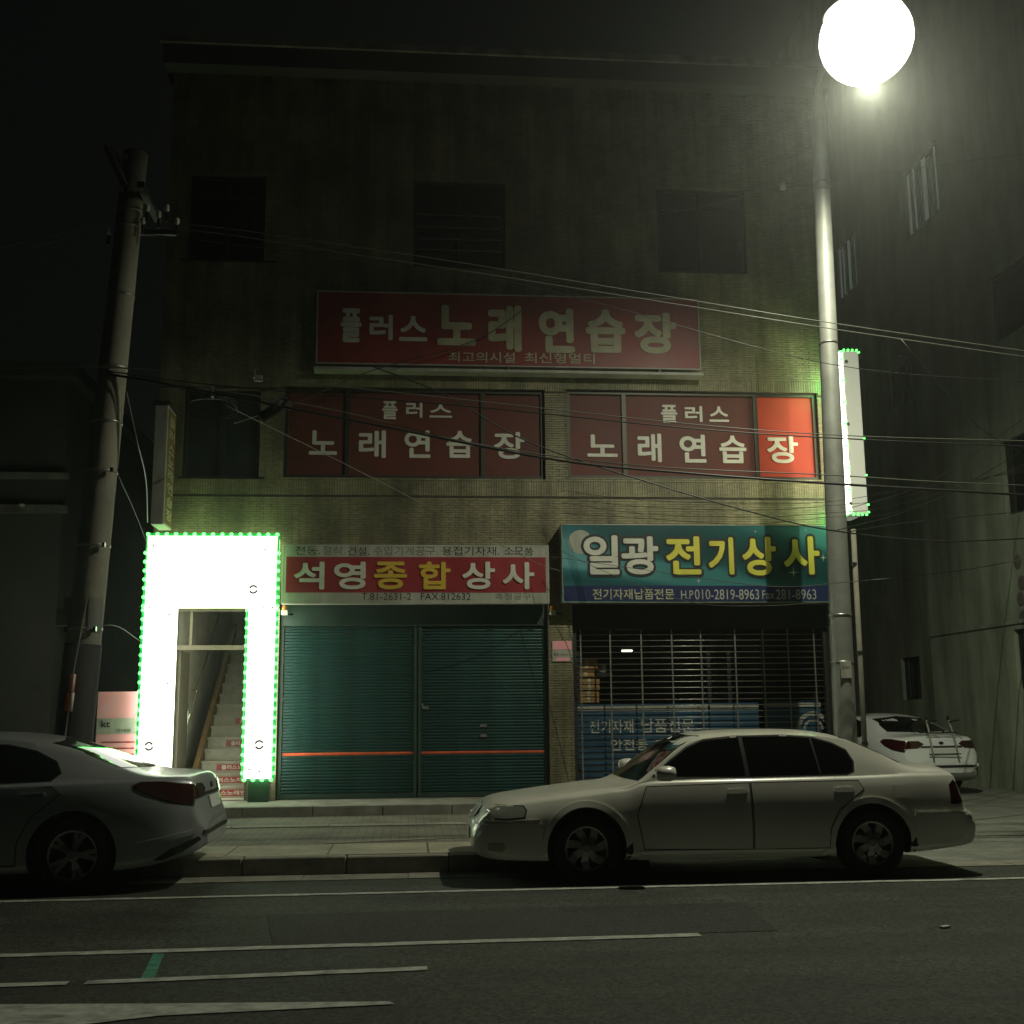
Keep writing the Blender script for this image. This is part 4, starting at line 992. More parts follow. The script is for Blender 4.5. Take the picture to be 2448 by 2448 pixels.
MB().box(XA-.03, XA-.002, 14.3, YC-.02, 3.05, 3.12).build('ledge', M['render_wall'], RB)
# pale awning bracket on the far wall
p = atX(1697, 664, XB_-.3); o = thing('wall_bracket', 'short pale slanted bar high on the dark alley wall', 'bracket', p)
MB().tube([(0, -.5, -.0), (.05, .5, .0)], .03, 6).build('bar', M['whitepanel'], o); MB().tube([(.05, .3, 0), (.3, .3, 0)], .015, 6).build('stay', M['steel'], o)
# far end of the alley
FB = thing('alley_end_building', 'dark building closing the far end of the alley', 'building')
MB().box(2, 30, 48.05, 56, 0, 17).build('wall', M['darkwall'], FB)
for x_ in (8.3, 10.0):
    for z_ in (4, 7.5, 11):
        q = MB().box(x_, x_+.9, 47.95, 48.04, z_, z_+1.3).build('window', M['frame'], FB); MB().box(x_+.06, x_+.84, 47.93, 47.948, z_+.06, z_+1.24).build('pane', M['glass'], q)

# ------------------------------------------------------------------ dark house on the left
LB = thing('dark_house', 'low unlit house in darkness left of the concrete pole', 'building')
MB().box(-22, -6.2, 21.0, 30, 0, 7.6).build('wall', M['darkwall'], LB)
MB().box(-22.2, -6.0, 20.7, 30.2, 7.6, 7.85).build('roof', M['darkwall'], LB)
for v, t in ((897, .05), (960, .07)):
    z_ = at(30, v, 20.9).z; MB().box(-22, -6.1, 20.85, 20.995, z_-t, z_+t).build('ledge', M['concrete'], LB)
for x_ in (-12.2, -10.2, -8.4):
    q = MB().box(x_, x_+1.1, 20.93, 20.995, 3.4, 4.7).build('window', M['frame'], LB); MB().box(x_+.07, x_+1.03, 20.91, 20.928, 3.47, 4.63).build('pane', M['glass'], q)
p = at(41, 953, 20.7); o = thing('wall_lamp', 'tiny pale wall lamp on the dark house at the left edge', 'lamp', p)
MB().lathe([(0, -.03), (.05, -.02), (.05, .02), (0, .03)], n=10).build('globe', M['porcelain'], o, smooth=True); MB().box(-.02, .02, .0, .2, -.05, -.03).build('arm', M['steel'], o)


# ------------------------------------------------------------------ cars
def interp(tab, x):
    if x <= tab[0][0]: return tab[0][1]
    for i in range(len(tab)-1):
        x0, y0 = tab[i]; x1, y1 = tab[i+1]
        if x <= x1:
            def sl(j):
                if j <= 0 or j >= len(tab)-1: return None
                return (tab[j+1][1]-tab[j-1][1])/(tab[j+1][0]-tab[j-1][0])
            d_ = (y1-y0)/(x1-x0); m0 = sl(i); m1 = sl(i+1); m0 = d_ if m0 is None else m0; m1 = d_ if m1 is None else m1
            if d_ == 0 or m0*d_ < 0: m0 = 0
            if d_ == 0 or m1*d_ < 0: m1 = 0
            if d_: m0 = max(-3*abs(d_), min(3*abs(d_), m0)); m1 = max(-3*abs(d_), min(3*abs(d_), m1))
            h = x1-x0; t = (x-x0)/h
            return (2*t**3-3*t*t+1)*y0+(t**3-2*t*t+t)*h*m0+(-2*t**3+3*t*t)*y1+(t**3-t*t)*h*m1
    return tab[-1][1]


class Car:
    def __init__(s, sp, paint, name, label, loc, rz, cat='car', group='parked cars'):
        s.sp = sp; s.root = thing(name, label, cat, loc, rz, group)
        s.paint = paint; L = sp['L']
        xs_ = []; x = 0
        while x < L: xs_.append(x); x += (.02 if (x < .2 or x > L-.24) else .055)
        xs_.append(L)
        rings = []
        for x in xs_:
            g = lambda k: interp(sp[k], x)
            zt, zs, ws, wm, zb, zr, wr = g('zt'), g('zs'), g('ws'), g('wm'), g('zb'), g('zr'), g('wr')
            zs = min(zs, zt-.02); zr = min(max(zr, zs+.006), zt-.004); wr = min(wr, ws-.01)
            lo_ = zb+min(.09, .4*(zs-.03-zb))
            pts = [(0, zb), (wm*.5, zb), (wm-.12, zb), (wm-.05, zb+.008), (wm-.03, zb+min(.05, (lo_-zb)*.5))]
            zm = sp.get('zm', .56); zm = min(zm, zb+.6*(zs-zb))
            lo = zb+min(.09, .4*(zs-.03-zb)); zm = max(zm, lo+.01)
            if zm > zs-.05: zm = (lo+zs-.03)/2
            for k in range(9):
                z_ = lo+(zs-.03-lo)*k/8
                if z_ < zm: y_ = wm-.022*((zm-z_)/(zm-lo+1e-6))**2
                else: y_ = wm-(wm-ws-.012)*((z_-zm)/(zs-.03-zm+1e-6))**2
                pts.append((y_, z_))
            pts.append((ws-.004, zs-.010)); pts.append((ws-.03, zs))
            x0_, z0_ = ws-.03, zs
            for k in range(1, 6):
                t = k/6; pts.append((x0_+(wr-x0_)*t+.010*sin(pi*t), z0_+(zr-z0_)*t))
            for k in range(9):
                t = k/8; pts.append((wr*(1-t), zr+(zt-zr)*(1-(1-t)**2.6)))
            rings.append([Vector((x, y_, z_)) for y_, z_ in pts])
        v = []; f = []; n = len(rings[0]); full = []
        for r in rings:
            idx = []
            for p in r: idx.append(len(v)); v.append(p)
            left = []
            for p in r[1:-1]: left.append(len(v)); v.append(Vector((p.x, -p.y, p.z)))
            full.append(idx+left[::-1])
        k = len(full[0])
        for a, b in zip(full, full[1:]):
            for i in range(k): f.append((a[i], a[(i+1) % k], b[(i+1) % k], b[i]))
        f.append(tuple(full[0][::-1])); f.append(tuple(full[-1]))
        me = bpy.data.meshes.new('body'); me.from_pydata([tuple(p) for p in v], [], f)
        bm = bmesh.new(); bm.from_mesh(me); bmesh.ops.recalc_face_normals(bm, faces=bm.faces); bm.to_mesh(me)
        s.bvh = BVHTree.FromBMesh(bm); bm.free()
        me.materials.append(M[paint]); me.materials.append(M['trim'])
        body = bpy.data.objects.new('body', me); C.objects.link(body)
        # wheel arches
        cut = MB()
        for wx_ in sp['wheels']:
            for sd in (-1, 1):
                ya, yb_ = (sd*(sp['hw']+.2)), (sd*(sp['hw']-.27)); r_ = sp['ra']; n0 = len(cut.v); K = 32
                for y_ in (ya, yb_):
                    for q in range(K): cut.v.append((wx_+r_*cos(2*pi*q/K), y_, sp['rw']+r_*sin(2*pi*q/K)))
                for q in range(K): cut.f.append((n0+q, n0+(q+1) % K, n0+K+(q+1) % K, n0+K+q)); cut.m.append(1)
                cut.f.append(tuple(n0+q for q in range(K))); cut.m.append(1); cut.f.append(tuple(n0+K+q for q in range(K))[::-1]); cut.m.append(1)
        co_ = cut.build('cut', [M[paint], M['trim']])
        md = body.modifiers.new('b', 'BOOLEAN'); md.object = co_; md.operation = 'DIFFERENCE'; md.solver = 'EXACT'
        dg = bpy.context.evaluated_depsgraph_get(); dg.update()
        me2 = bpy.data.meshes.new_from_object(body.evaluated_get(dg)); me2.name = 'body'
        body.modifiers.clear(); body.data = me2; bpy.data.objects.remove(co_)
        bm = bmesh.new(); bm.from_mesh(me2)
        for e in bm.edges:
            if len(e.link_faces) == 2 and e.calc_face_angle(0) > radians(38): e.smooth = False
        for fc in bm.faces: fc.smooth = True
        bm.to_mesh(me2); bm.free()
        body.parent = s.root; s.body = body

    def proj(s, kind, a, b, off):
        L = s.sp['L']
        if kind in ('L', 'R'):      # side view, (x, z); L = -y side
            sd = -1 if kind == 'L' else 1; o = Vector((a, sd*3, b)); d_ = Vector((0, -sd, 0))
        elif kind == 'F': o = Vector((-2, a, b)); d_ = Vector((1, 0, 0))
        elif kind == 'B': o = Vector((L+2, a, b)); d_ = Vector((-1, 0, 0))
        else: o = Vector((a, b, 4)); d_ = Vector((0, 0, -1))
        h, nn_, i, dist = s.bvh.ray_cast(o, d_)
        if h is None:
            h, nn_, i, dist = s.bvh.find_nearest(o+d_*(3-.5))
        if nn_.dot(d_) > 0: nn_ = -nn_
        return h+nn_*off

    def patch(s, name, kind, poly, off, m, parent=None, step=.07, depth=.02):
        bd = []
        for (p, q) in zip(poly, poly[1:]+poly[:1]):
            p, q = Vector(p), Vector(q); n = max(1, int((q-p).length/step)); bd += [p+(q-p)*k/n for k in range(n)]
        xs_ = [p.x for p in bd]; ys_ = [p.y for p in bd]
        inner = []
        def inside(x, y):
            c_ = False; j = len(poly)-1
            for i in range(len(poly)):
                xi, yi = poly[i]; xj, yj = poly[j]
                if (yi > y) != (yj > y) and x < (xj-xi)*(y-yi)/(yj-yi)+xi: c_ = not c_
                j = i
            return c_
        x = min(xs_)+step*.5
        while x < max(xs_):
            y = min(ys_)+step*.5
            while y < max(ys_):
                if inside(x, y) and min((Vector((x, y))-b_).length for b_ in bd) > step*.4: inner.append(Vector((x, y)))
                y += step
            x += step
        n = len(bd); vs, es, fs, *_ = delaunay_2d_cdt(bd+inner, [(i, (i+1) % n) for i in range(n)], [], 1, 1e-5)
        mb = MB(); top = [s.proj(kind, v_.x, v_.y, off) for v_ in vs]; low = [s.proj(kind, v_.x, v_.y, off-depth) for v_ in vs]
        mb.v = [tuple(p) for p in top]+[tuple(p) for p in low]; mb.f = [tuple(f_) for f_ in fs]; N = len(vs)
        cnt = {}
        for f_ in fs:
            for a_, b_ in zip(f_, f_[1:]+f_[:1]): cnt[(a_, b_)] = 1
        for (a_, b_) in list(cnt):
            if (b_, a_) not in cnt: mb.f.append((b_, a_, N+a_, N+b_))
        mb.m = [0]*len(mb.f)
        o = mb.build(name, M[m], parent or s.root)
        me = o.data
        bm = bmesh.new(); bm.from_mesh(me)
        for e in bm.edges:
            if len(e.link_faces) == 2 and e.calc_face_angle(0) > radians(40): e.smooth = False
        for fc in bm.faces: fc.smooth = True
        bm.to_mesh(me); bm.free()
        return o

    def wheels(s, rim, spokes, twin=False):
        sp = s.sp; r = sp['rw']; hw = sp['hw']; rr = r*.66; tyre = rimo = None
        for wx_ in sp['wheels']:
            for sd in (-1, 1):
                yo = hw-.05
                w = bpy.data.objects.new('wheel', None); link(w, s.root); w.location = (wx_, sd*yo, r); w.rotation_euler = (0, 0, 0 if sd < 0 else pi)
                if tyre is None:
                    tyre = MB().lathe([(rr-.01, .0), (rr+.012, -.012), (r-.05, -.02), (r-.012, -.012), (r, .01), (r, .18), (r-.012, .20), (rr, .2), (rr-.01, .0)], axis='y', n=40).build('tyre', M['tyre'], w, smooth=True)
                    mb = MB().lathe([(rr, .0), (rr-.008, -.008), (rr-.022, .0), (rr-.03, .05), (rr-.03, .17)], axis='y', n=40)
                    mb.lathe([(0, -.004), (.035, -.004), (.055, .004), (.06, .03)], axis='y', n=20)
                    for k in range(spokes):
                        a = 2*pi*k/spokes
                        offs = (-.16, .16) if twin else (0,)
                        for of in offs:
                            wd0, wd1 = (.016, .022) if twin else (.030, .036)
                            c0_, c1_ = .05, rr-.02
                            a1 = a+of; skew = 0 if twin else .22
                            p0_ = Vector((cos(a+of*.4), sin(a+of*.4)))*c0_; p1_ = Vector((cos(a1+skew), sin(a1+skew)))*c1_
                            pm = (p0_+p1_)/2+Vector((-sin(a1), cos(a1)))*(.0 if twin else -.012)
                            prev = None
                            for (q_, w_, y_) in ((p0_, wd0, .0), (pm, (wd0+wd1)/2, .012), (p1_, wd1, .004)):
                                dr_ = (p1_-p0_).normalized(); nrm = Vector((-dr_.y, dr_.x)); b = len(mb.v)
                                mb.v += [(q_.x-nrm.x*w_, y_+.0, q_.y-nrm.y*w_), (q_.x+nrm.x*w_, y_, q_.y+nrm.y*w_), (q_.x+nrm.x*w_*1.1, y_+.04, q_.y+nrm.y*w_*1.1), (q_.x-nrm.x*w_*1.1, y_+.04, q_.y-nrm.y*w_*1.1)]
                                if prev is not None:
                                    for e in range(4): mb.f.append((prev+e, prev+(e+1) % 4, b+(e+1) % 4, b+e)); mb.m.append(0)
                                prev = b
                    rimo = mb.build('rim', M[rim], w, smooth=False)
                    disc = MB().lathe([(0, .07), (rr*.6, .07), (rr*.62, .085), (rr*.6, .09), (0, .09)], axis='y', n=24).build('brake_disc', M['darkmetal'], w)
                else:
                    for q in (tyre, rimo, disc): link(q.copy(), w)

    def arch_lips(s, m, r0, r1, off=.012):
        for wx_ in s.sp['wheels']:
            for kind in ('L', 'R'):
                a0, a1 = radians(8), radians(172); K = 18; rw = s.sp['rw']
                out = [(wx_+r1*cos(a0+(a1-a0)*k/K), rw+r1*sin(a0+(a1-a0)*k/K)) for k in range(K+1)]
                inn = [(wx_+r0*cos(a0+(a1-a0)*k/K), rw+r0*sin(a0+(a1-a0)*k/K)) for k in range(K+1)]
                s.patch('wheel_arch', kind, out+inn[::-1], off, m, depth=.03)


def inset(poly, d_):
    c_ = Vector((sum(p[0] for p in poly)/len(poly), sum(p[1] for p in poly)/len(poly))); out = []
    n = len(poly); area = sum(poly[i][0]*poly[(i+1) % n][1]-poly[(i+1) % n][0]*poly[i][1] for i in range(n)); sg = 1 if area > 0 else -1
    for i in range(n):
        p0_, p1_, p2_ = Vector(poly[i-1]), Vector(poly[i]), Vector(poly[(i+1) % n])
        e1 = (p1_-p0_).normalized(); e2 = (p2_-p1_).normalized(); n1 = Vector((-e1.y, e1.x))*sg; n2 = Vector((-e2.y, e2.x))*sg
        b = (n1+n2); b = b/max(.5, b.length_squared/2) if b.length > 1e-6 else n1
        out.append(tuple(p1_+b*d_))
    return out


SEDAN = dict(L=4.80, hw=.87, rw=.31, ra=.365, wheels=(1.03, 3.72), zm=.52,
    zt=[(0, .50), (.03, .555), (.07, .585), (.11, .66), (.15, .70), (.25, .74), (.5, .775), (.9, .815), (1.30, .848), (1.49, .875), (1.74, 1.075), (1.98, 1.25), (2.15, 1.315), (2.5, 1.35), (3.0, 1.355), (3.35, 1.34), (3.62, 1.29), (3.9, 1.18), (4.15, 1.06), (4.3, 1.025), (4.45, 1.015), (4.57, .995), (4.63, .95), (4.66, .72), (4.69, .61), (4.76, .585), (4.80, .53)],
    zs=[(0, .47), (.05, .54), (.1, .60), (.2, .67), (.6, .745), (1.2, .815), (1.45, .86), (1.7, .90), (2.5, .91), (3.6, .92), (4.2, .935), (4.52, .935), (4.61, .90), (4.65, .68), (4.80, .49)],
    ws=[(0, .54), (.06, .66), (.15, .73), (.4, .77), (.9, .79), (1.5, .795), (3.6, .79), (4.3, .78), (4.55, .74), (4.64, .70), (4.70, .76), (4.80, .66)],
    wm=[(0, .60), (.05, .72), (.15, .80), (.35, .85), (.8, .87), (3.8, .87), (4.3, .86), (4.55, .83), (4.70, .80), (4.77, .74), (4.80, .68)],
    zb=[(0, .32), (.08, .24), (.4, .21), (1, .20), (3.8, .20), (4.4, .24), (4.70, .28), (4.80, .33)],
    zr=[(0, .49), (.1, .62), (.2, .69), (.6, .76), (1.2, .83), (1.49, .87), (1.74, 1.035), (1.98, 1.195), (2.15, 1.265), (2.5, 1.30), (3.0, 1.305), (3.35, 1.285), (3.62, 1.235), (3.9, 1.12), (4.15, 1.0), (4.3, .975), (4.57, .955), (4.64, .80), (4.80, .50)],
    wr=[(0, .4), (.2, .6), (.6, .68), (1.3, .73), (1.46, .74), (1.8, .69), (2.15, .60), (2.6, .575), (3.2, .57), (3.6, .59), (3.9, .64), (4.2, .68), (4.4, .69), (4.80, .55)])

# --- champagne sedan
sx, sy_ = .59, 11.64
A = Car(SEDAN, 'champagne', 'sedan_car', 'older champagne white four door sedan parked facing left under the lamp', (sx, sy_, .0), 0)
side_win = [(1.68, .945), (1.86, 1.075), (2.03, 1.19), (2.2, 1.255), (2.5, 1.285), (3.0, 1.29), (3.28, 1.265), (3.45, 1.215), (3.57, 1.15), (3.615, 1.05), (3.60, .975), (3.54, .95), (2.6, .94)]
BP = 2.62
fwin = [(1.68, .945), (1.86, 1.075), (2.03, 1.19), (2.2, 1.255), (2.545, 1.285), (2.555, .94)]
rwin = [(2.60, .94), (2.585, 1.286), (3.0, 1.29), (3.28, 1.265), (3.45, 1.215), (3.57, 1.15), (3.615, 1.05), (3.60, .975), (3.54, .95)]
for sd in ('L', 'R'):
    A.patch('window_surround', sd, inset(side_win, -.016), .003, 'trim')
    g = A.patch('side_window', sd, fwin, .006, 'carglass'); g = A.patch('side_window', sd, rwin, .006, 'carglass'); A.patch('quarter_divider', sd, [(3.27, .945), (3.24, 1.268), (3.258, 1.266), (3.288, .945)], .009, 'trim')
    # doors: panels standing a hair proud of dark shut lines
    fd = [(1.56, .30), (1.50, .60), (1.60, .85), (2.572, .872), (2.572, .28)]; rd = [(2.588, .28), (2.588, .872), (3.62, .88), (3.66, .80), (3.40, .62), (3.31, .45), (3.30, .28)]
    for k, pl in enumerate((fd, rd)):
        A.patch('door_gap', sd, inset(pl, -.006), .0015, 'trim'); dp = A.patch('door', sd, inset(pl, .003), .004, 'champagne')
        hx = 2.45 if k == 0 else 3.47
        A.patch('handle', sd, [(hx-.10, .785), (hx-.09, .815), (hx+.08, .82), (hx+.10, .80), (hx+.08, .78), (hx-.07, .775)], .016, 'champagne', dp, step=.03)
    A.patch('sill', sd, [(1.50, .205), (1.50, .285), (3.28, .275), (3.28, .205)], .008, 'champagne')
    A.patch('headlight_surround', sd, [(.13, .575), (.125, .655), (.22, .70), (.46, .70), (.49, .66), (.47, .585), (.3, .57)], .004, 'trim')
    A.patch('headlight', sd, [(.145, .588), (.14, .65), (.23, .688), (.45, .688), (.475, .655), (.455, .598), (.3, .585)], .010, 'headlamp', step=.04)
    A.patch('rear_lamp', sd, [(4.50, .65), (4.51, .83), (4.56, .87), (4.625, .86), (4.64, .65)], .010, 'taillamp', step=.035)
    A.patch('side_moulding', sd, [(.04, .525), (.05, .555), (.60, .575), (.60, .545)], .020, 'champagne')
    A.patch('side_moulding', sd, [(4.12, .555), (4.13, .585), (4.69, .58), (4.72, .55)], .020, 'champagne')
    A.patch('bumper', sd, [(.03, .30), (.02, .53), (.62, .54), (.65, .44), (.62, .25), (.3, .235), (.12, .26)], .008, 'champagne')
    A.patch('bumper', sd, [(4.14, .30), (4.12, .555), (4.74, .55), (4.75, .35), (4.66, .29)], .008, 'champagne')
    A.patch('fog_lamp', sd, [(.14, .31), (.13, .37), (.27, .375), (.29, .33), (.26, .30)], .016, 'headlamp', step=.03)
    A.patch('fuel_flap', sd, [(3.95, .72), (3.95, .84), (4.09, .84), (4.09, .72)], .003, 'champagne') if sd == 'L' else None
    A.patch('mud_flap', sd, [(1.40, .12), (1.39, .30), (1.45, .36), (1.47, .13)], .004, 'rubber', depth=.03); A.patch('mud_flap', sd, [(4.09, .12), (4.08, .30), (4.15, .38), (4.18, .14)], .004, 'rubber', depth=.03)
A.arch_lips('champagne', .368, .42, .014)
A.patch('windshield', 'F', [(-.70, .90), (-.66, 1.07), (-.56, 1.24), (-.45, 1.30), (0, 1.312), (.45, 1.30), (.56, 1.24), (.66, 1.07), (.70, .90), (0, .895)], .004, 'carglass')
A.patch('rear_window', 'B', [(-.60, 1.03), (-.56, 1.16), (-.48, 1.27), (0, 1.30), (.48, 1.27), (.56, 1.16), (.60, 1.03)], .004, 'carglass')
A.patch('grille', 'F', [(-.22, .56), (-.24, .665), (0, .69), (.24, .665), (.22, .56)], .008, 'trim')
A.patch('number_plate', 'B', [(-.17, .66), (-.17, .76), (.17, .76), (.17, .66)], .012, 'plate'); A.patch('number_plate', 'F', [(-.17, .36), (-.17, .46), (.17, .46), (.17, .36)], .012, 'plate')
for sd in (-1, 1):
    mb = MB(); c_ = Vector((1.745, sd*.955, .975))
    mo = MB().lathe([(0, -.09), (.055, -.08), (.072, -.03), (.075, .04), (.06, .09), (0, .10)], axis='x', n=14); mo.v = [(x, y*1.25, z*.95) for x, y, z in mo.v]
    m_ = mo.build('mirror', M['champagne'], A.root, smooth=True); m_.location = c_
    MB().box(-.05, .04, -.07 if sd > 0 else -.02, .02 if sd > 0 else .07, -.065, -.02).build('mirror_foot', M['trim'], m_)
A.wheels('rim', 7)
A.patch('antenna_base', 'T', [(4.2, .60), (4.2, .63), (4.23, .63), (4.23, .60)], .01, 'trim') if False else None

FAST = dict(L=4.845, hw=.915, rw=.335, ra=.385, wheels=(.98, 3.73), zm=.62,
    zt=[(0, .50), (.05, .62), (.12, .72), (.3, .79), (.7, .87), (1.15, .95), (1.25, .975), (1.6, 1.13), (2.0, 1.30), (2.3, 1.38), (2.7, 1.405), (3.0, 1.395), (3.3, 1.36), (3.65, 1.27), (3.95, 1.155), (4.2, 1.065), (4.4, 1.03), (4.6, 1.02), (4.72, 1.0), (4.76, .93), (4.79, .78), (4.82, .68), (4.845, .60)],
    zs=[(0, .46), (.05, .57), (.12, .66), (.3, .73), (.8, .82), (1.3, .89), (2, .915), (3, .945), (3.8, .965), (4.4, .975), (4.66, .965), (4.73, .92), (4.77, .75), (4.845, .56)],
    ws=[(0, .55), (.06, .66), (.15, .73), (.4, .81), (.9, .865), (1.5, .87), (3.2, .865), (3.9, .85), (4.3, .80), (4.55, .72), (4.7, .63), (4.845, .55)],
    wm=[(0, .60), (.05, .70), (.15, .80), (.35, .87), (.8, .91), (3.9, .915), (4.3, .89), (4.55, .83), (4.7, .74), (4.79, .66), (4.845, .58)],
    zb=[(0, .30), (.08, .22), (.4, .18), (1, .18), (3.8, .18), (4.3, .21), (4.6, .27), (4.75, .32), (4.845, .38)],
    zr=[(0, .48), (.12, .68), (.3, .75), (.8, .845), (1.25, .93), (1.6, 1.08), (2.0, 1.24), (2.3, 1.32), (2.7, 1.345), (3.0, 1.335), (3.3, 1.30), (3.65, 1.215), (3.95, 1.10), (4.2, 1.02), (4.4, .995), (4.66, .98), (4.845, .57)],
    wr=[(0, .42), (.2, .62), (.7, .74), (1.25, .79), (1.7, .72), (2.2, .62), (2.7, .59), (3.2, .585), (3.6, .60), (3.95, .65), (4.2, .69), (4.5, .66), (4.845, .5)])
def fastback(paint, name, label, loc, rz):
    K = Car(FAST, paint, name, label, loc, rz)
    dlo_ = [(1.55, .95), (1.95, 1.13), (2.25, 1.235), (2.7, 1.29), (3.05, 1.28), (3.30, 1.225), (3.50, 1.13), (3.56, 1.04), (3.50, .985), (2.6, .955)]
    f_ = [(1.55, .95), (1.95, 1.13), (2.25, 1.235), (2.56, 1.275), (2.60, .955)]; r_ = [(2.66, .957), (2.62, 1.28), (2.7, 1.29), (3.05, 1.28), (3.30, 1.225), (3.50, 1.13), (3.56, 1.04), (3.50, .985)]
    for sd in ('L', 'R'):
        K.patch('window_surround', sd, inset(dlo_, -.014), .003, 'chrome'); K.patch('window_shade', sd, inset(dlo_, -.004), .005, 'trim')
        K.patch('side_window', sd, f_, .008, 'carglass'); K.patch('side_window', sd, r_, .008, 'carglass')
        fd = [(1.48, .30), (1.42, .62), (1.52, .87), (2.615, .905), (2.615, .26)]; rd = [(2.632, .26), (2.632, .905), (3.52, .925), (3.60, .86), (3.36, .66), (3.26, .45), (3.25, .26)]
        for k, pl in enumerate((fd, rd)):
            K.patch('door_gap', sd, inset(pl, -.006), .0015, 'trim'); dp = K.patch('door', sd, inset(pl, .003), .004, paint)
            hx = 2.45 if k == 0 else 3.36
            K.patch('handle', sd, [(hx-.11, .835), (hx-.10, .86), (hx+.10, .87), (hx+.12, .85), (hx+.09, .835)], .024, 'chrome', dp, step=.04)
        K.patch('tail_light_surround', sd, [(4.21, .925), (4.28, .955), (4.46, .955), (4.69, .925), (4.745, .80), (4.735, .725), (4.55, .765), (4.34, .84), (4.23, .895)], .004, 'trim', step=.05)
        K.patch('tail_light', sd, [(4.235, .92), (4.29, .945), (4.46, .946), (4.68, .915), (4.73, .80), (4.72, .742), (4.55, .778), (4.35, .852), (4.25, .897)], .011, 'taillamp', step=.045)
        K.patch('headlight', sd, [(.14, .60), (.16, .70), (.5, .78), (.62, .77), (.4, .66), (.25, .60)], .008, 'headlamp', step=.05)
        K.patch('bumper_crease', sd, [(4.28, .435), (4.5, .475), (4.74, .525), (4.76, .49), (4.5, .435), (4.3, .405)], .022, paint, step=.05)
        K.patch('lower_bumper_trim', sd, [(4.42, .275), (4.55, .36), (4.78, .46), (4.80, .43), (4.66, .34), (4.5, .275)], .006, 'trim', step=.05)
        K.patch('sill', sd, [(1.45, .19), (1.45, .25), (3.25, .25), (3.25, .19)], .012, paint)
        K.patch('mud_flap', sd, [(1.36, .12), (1.35, .28), (1.41, .33), (1.42, .13)], .004, 'rubber', depth=.03)
    K.arch_lips(paint, .386, .412, .006)
    K.patch('windshield', 'F', [(-.72, 1.0), (-.62, 1.2), (-.50, 1.33), (0, 1.355), (.50, 1.33), (.62, 1.2), (.72, 1.0), (0, .985)], .004, 'carglass')
    K.patch('rear_window', 'B', [(-.60, 1.075), (-.57, 1.18), (-.50, 1.30), (0, 1.345), (.50, 1.30), (.57, 1.18), (.60, 1.075), (0, 1.06)], .004, 'carglass')
    K.patch('tail_light', 'B', [(-.70, .79), (-.70, .92), (-.42, .92), (-.34, .87), (-.45, .80)], .011, 'taillamp', step=.05); K.patch('tail_light', 'B', [(.70, .79), (.70, .92), (.42, .92), (.34, .87), (.45, .80)], .011, 'taillamp', step=.05)
    K.patch('trunk_garnish', 'B', [(-.40, .81), (-.40, .835), (.40, .835), (.40, .81)], .014, 'trim', step=.06)
    K.patch('number_plate', 'B', [(-.26, .68), (-.26, .79), (.26, .79), (.26, .68)], .014, 'plate', step=.06)
    K.patch('lower_bumper_trim', 'B', [(-.62, .47), (-.62, .51), (.62, .51), (.62, .47)], .008, 'trim', step=.06)
    mb = K.patch('emblem', 'B', [(.045*cos(2*pi*k/14), .885+.026*sin(2*pi*k/14)) for k in range(14)], .012, 'darkmetal', step=.02)
    if False: K.patch('trunk_lip', 'T', [(4.50, -.62), (4.62, -.64), (4.73, -.56), (4.745, 0), (4.73, .56), (4.62, .64), (4.50, .62)], .010, paint, step=.06, depth=.04)
    for sd in (-1, 1):
        mo = MB().lathe([(0, -.10), (.055, -.08), (.075, -.03), (.078, .04), (.06, .09), (0, .10)], axis='x', n=14); mo.v = [(x, y*1.3, z*.9) for x, y, z in mo.v]
        m_ = mo.build('mirror', M[paint], K.root, smooth=True); m_.location = (1.72, sd*.99, 1.0)
        MB().box(-.05, .04, -.09 if sd > 0 else -.02, .02 if sd > 0 else .09, -.065, -.02).build('mirror_foot', M['trim'], m_)
    K.wheels('rimdark', 5, True)
    return K
# rear wheel of the silver car stands at x = -2.93
fastback('silver', 'fastback_sedan_car', 'silver sedan cut off by the left edge with its tail beside the kerb', (-2.95-3.73, 11.73, 0), 0)
wx_c, wy_c = 9.22, 19.7
K = fastback('pearl', 'fastback_sedan_car', 'white sedan parked nose in at the alley with a bicycle rack on its trunk', (0, 0, .08), radians(-(180-98))+pi-pi)
ang = radians(-82); K.root.rotation_euler = (0, 0, ang)
# rear centre (local x=L) at (wx_c, wy_c): loc + R*(L,0)
K.root.location = (wx_c-4.845*cos(ang), wy_c-4.845*sin(ang), .08)
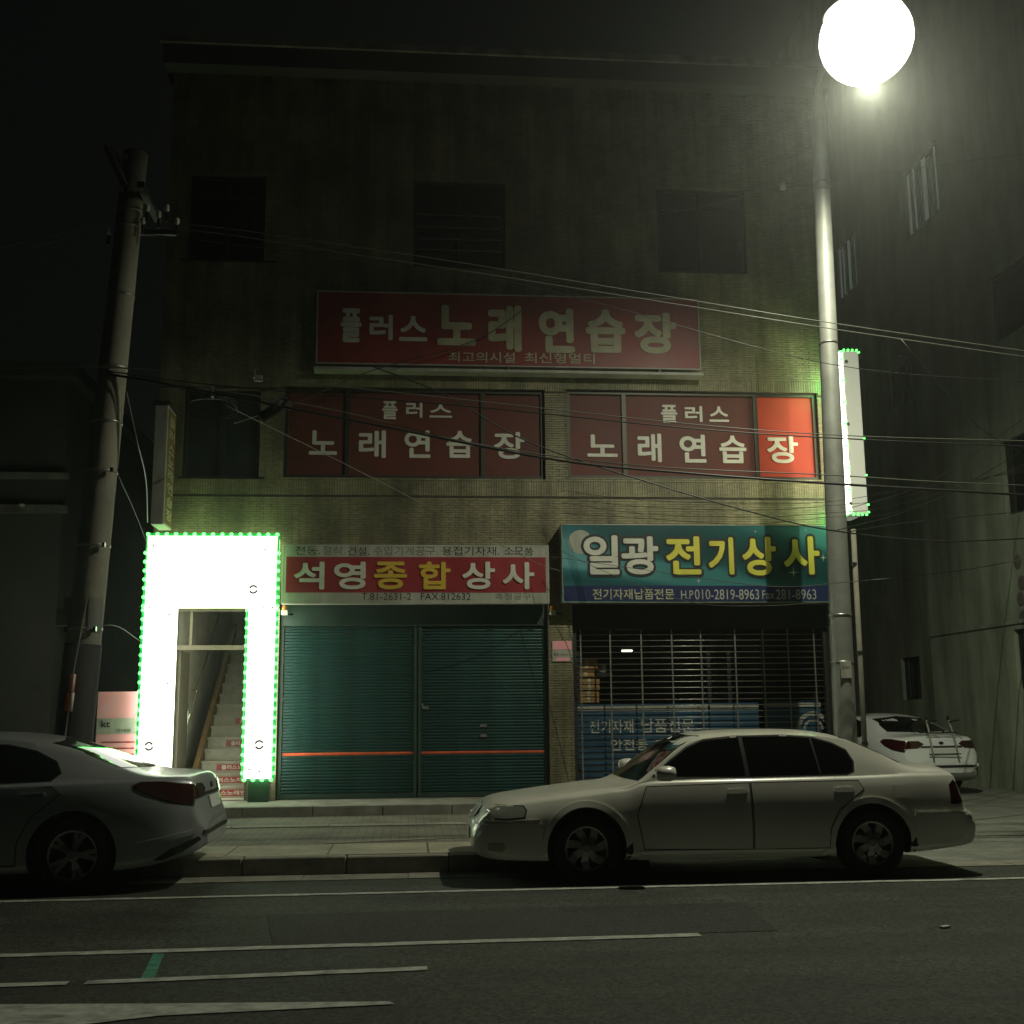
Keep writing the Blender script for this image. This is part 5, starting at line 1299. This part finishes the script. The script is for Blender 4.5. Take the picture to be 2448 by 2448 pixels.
# bicycle rack on the trunk
bk = thing('bicycle_rack', 'chrome strap on bicycle rack standing on the white sedan trunk', 'bicycle rack', (0, 0, 0)); bk.matrix_world = Matrix.Translation(K.root.location) @ Matrix.Rotation(ang, 4, 'Z')
bk.rotation_euler = (0, 0, ang); bk.location = K.root.location
for sd in (-.24, .24):
    MB().tube([(4.90, sd, .62), (4.86, sd, .80), (4.78, sd*.95, 1.10), (4.70, sd*.9, 1.30)], .016, 8).build('upright', M['whitepanel'], bk, smooth=True)
    MB().tube([(4.70, sd*.9, 1.27), (4.695, sd*.9, 1.35)], .026, 8).build('knob', M['rubber'], bk, smooth=True)
    MB().tube([(4.78, sd, 1.08), (4.55, sd, 1.06), (4.30, sd, 1.12)], .012, 6).build('strap', M['rubber'], bk)
    MB().tube([(4.72, sd*.9, 1.24), (5.02, sd*.9, 1.28)], .014, 8).build('carrier_arm', M['darkmetal'], bk, smooth=True)
MB().tube([(4.87, -.30, .70), (4.89, .30, .70)], .012, 6).build('crossbar', M['darkmetal'], bk)
MB().tube([(4.80, -.30, 1.06), (4.80, .30, 1.06)], .012, 6).build('crossbar', M['darkmetal'], bk)

p = atZ(1783, 1750, .004); o = MB().box(-.04, .04, -.02, .02, 0, .012).build('litter', M['white']); o.location = p; o.rotation_euler = (0, 0, .5); tag(o, 'tiny crumpled white scrap on the asphalt in the right lane', 'litter')
# ------------------------------------------------------------------ haze added for the lamp halo
hz_ = MB().box(-45, 45, -8, 57, -1.1, 22.6).build('haze', M['black']); hz_['kind'] = 'stuff'; hz_['label'] = 'thin haze added for the lamp halo'
vm = bpy.data.materials.new('haze'); vm.use_nodes = True; nt = vm.node_tree; nt.nodes.clear()
out = nt.nodes.new('ShaderNodeOutputMaterial'); pv = nt.nodes.new('ShaderNodeVolumePrincipled'); pv.inputs['Color'].default_value = (.9, .95, .9, 1)
pv.inputs['Density'].default_value = .0021; pv.inputs['Anisotropy'].default_value = .82; nt.links.new(pv.outputs[0], out.inputs['Volume'])
hz_.data.materials.clear(); hz_.data.materials.append(vm)
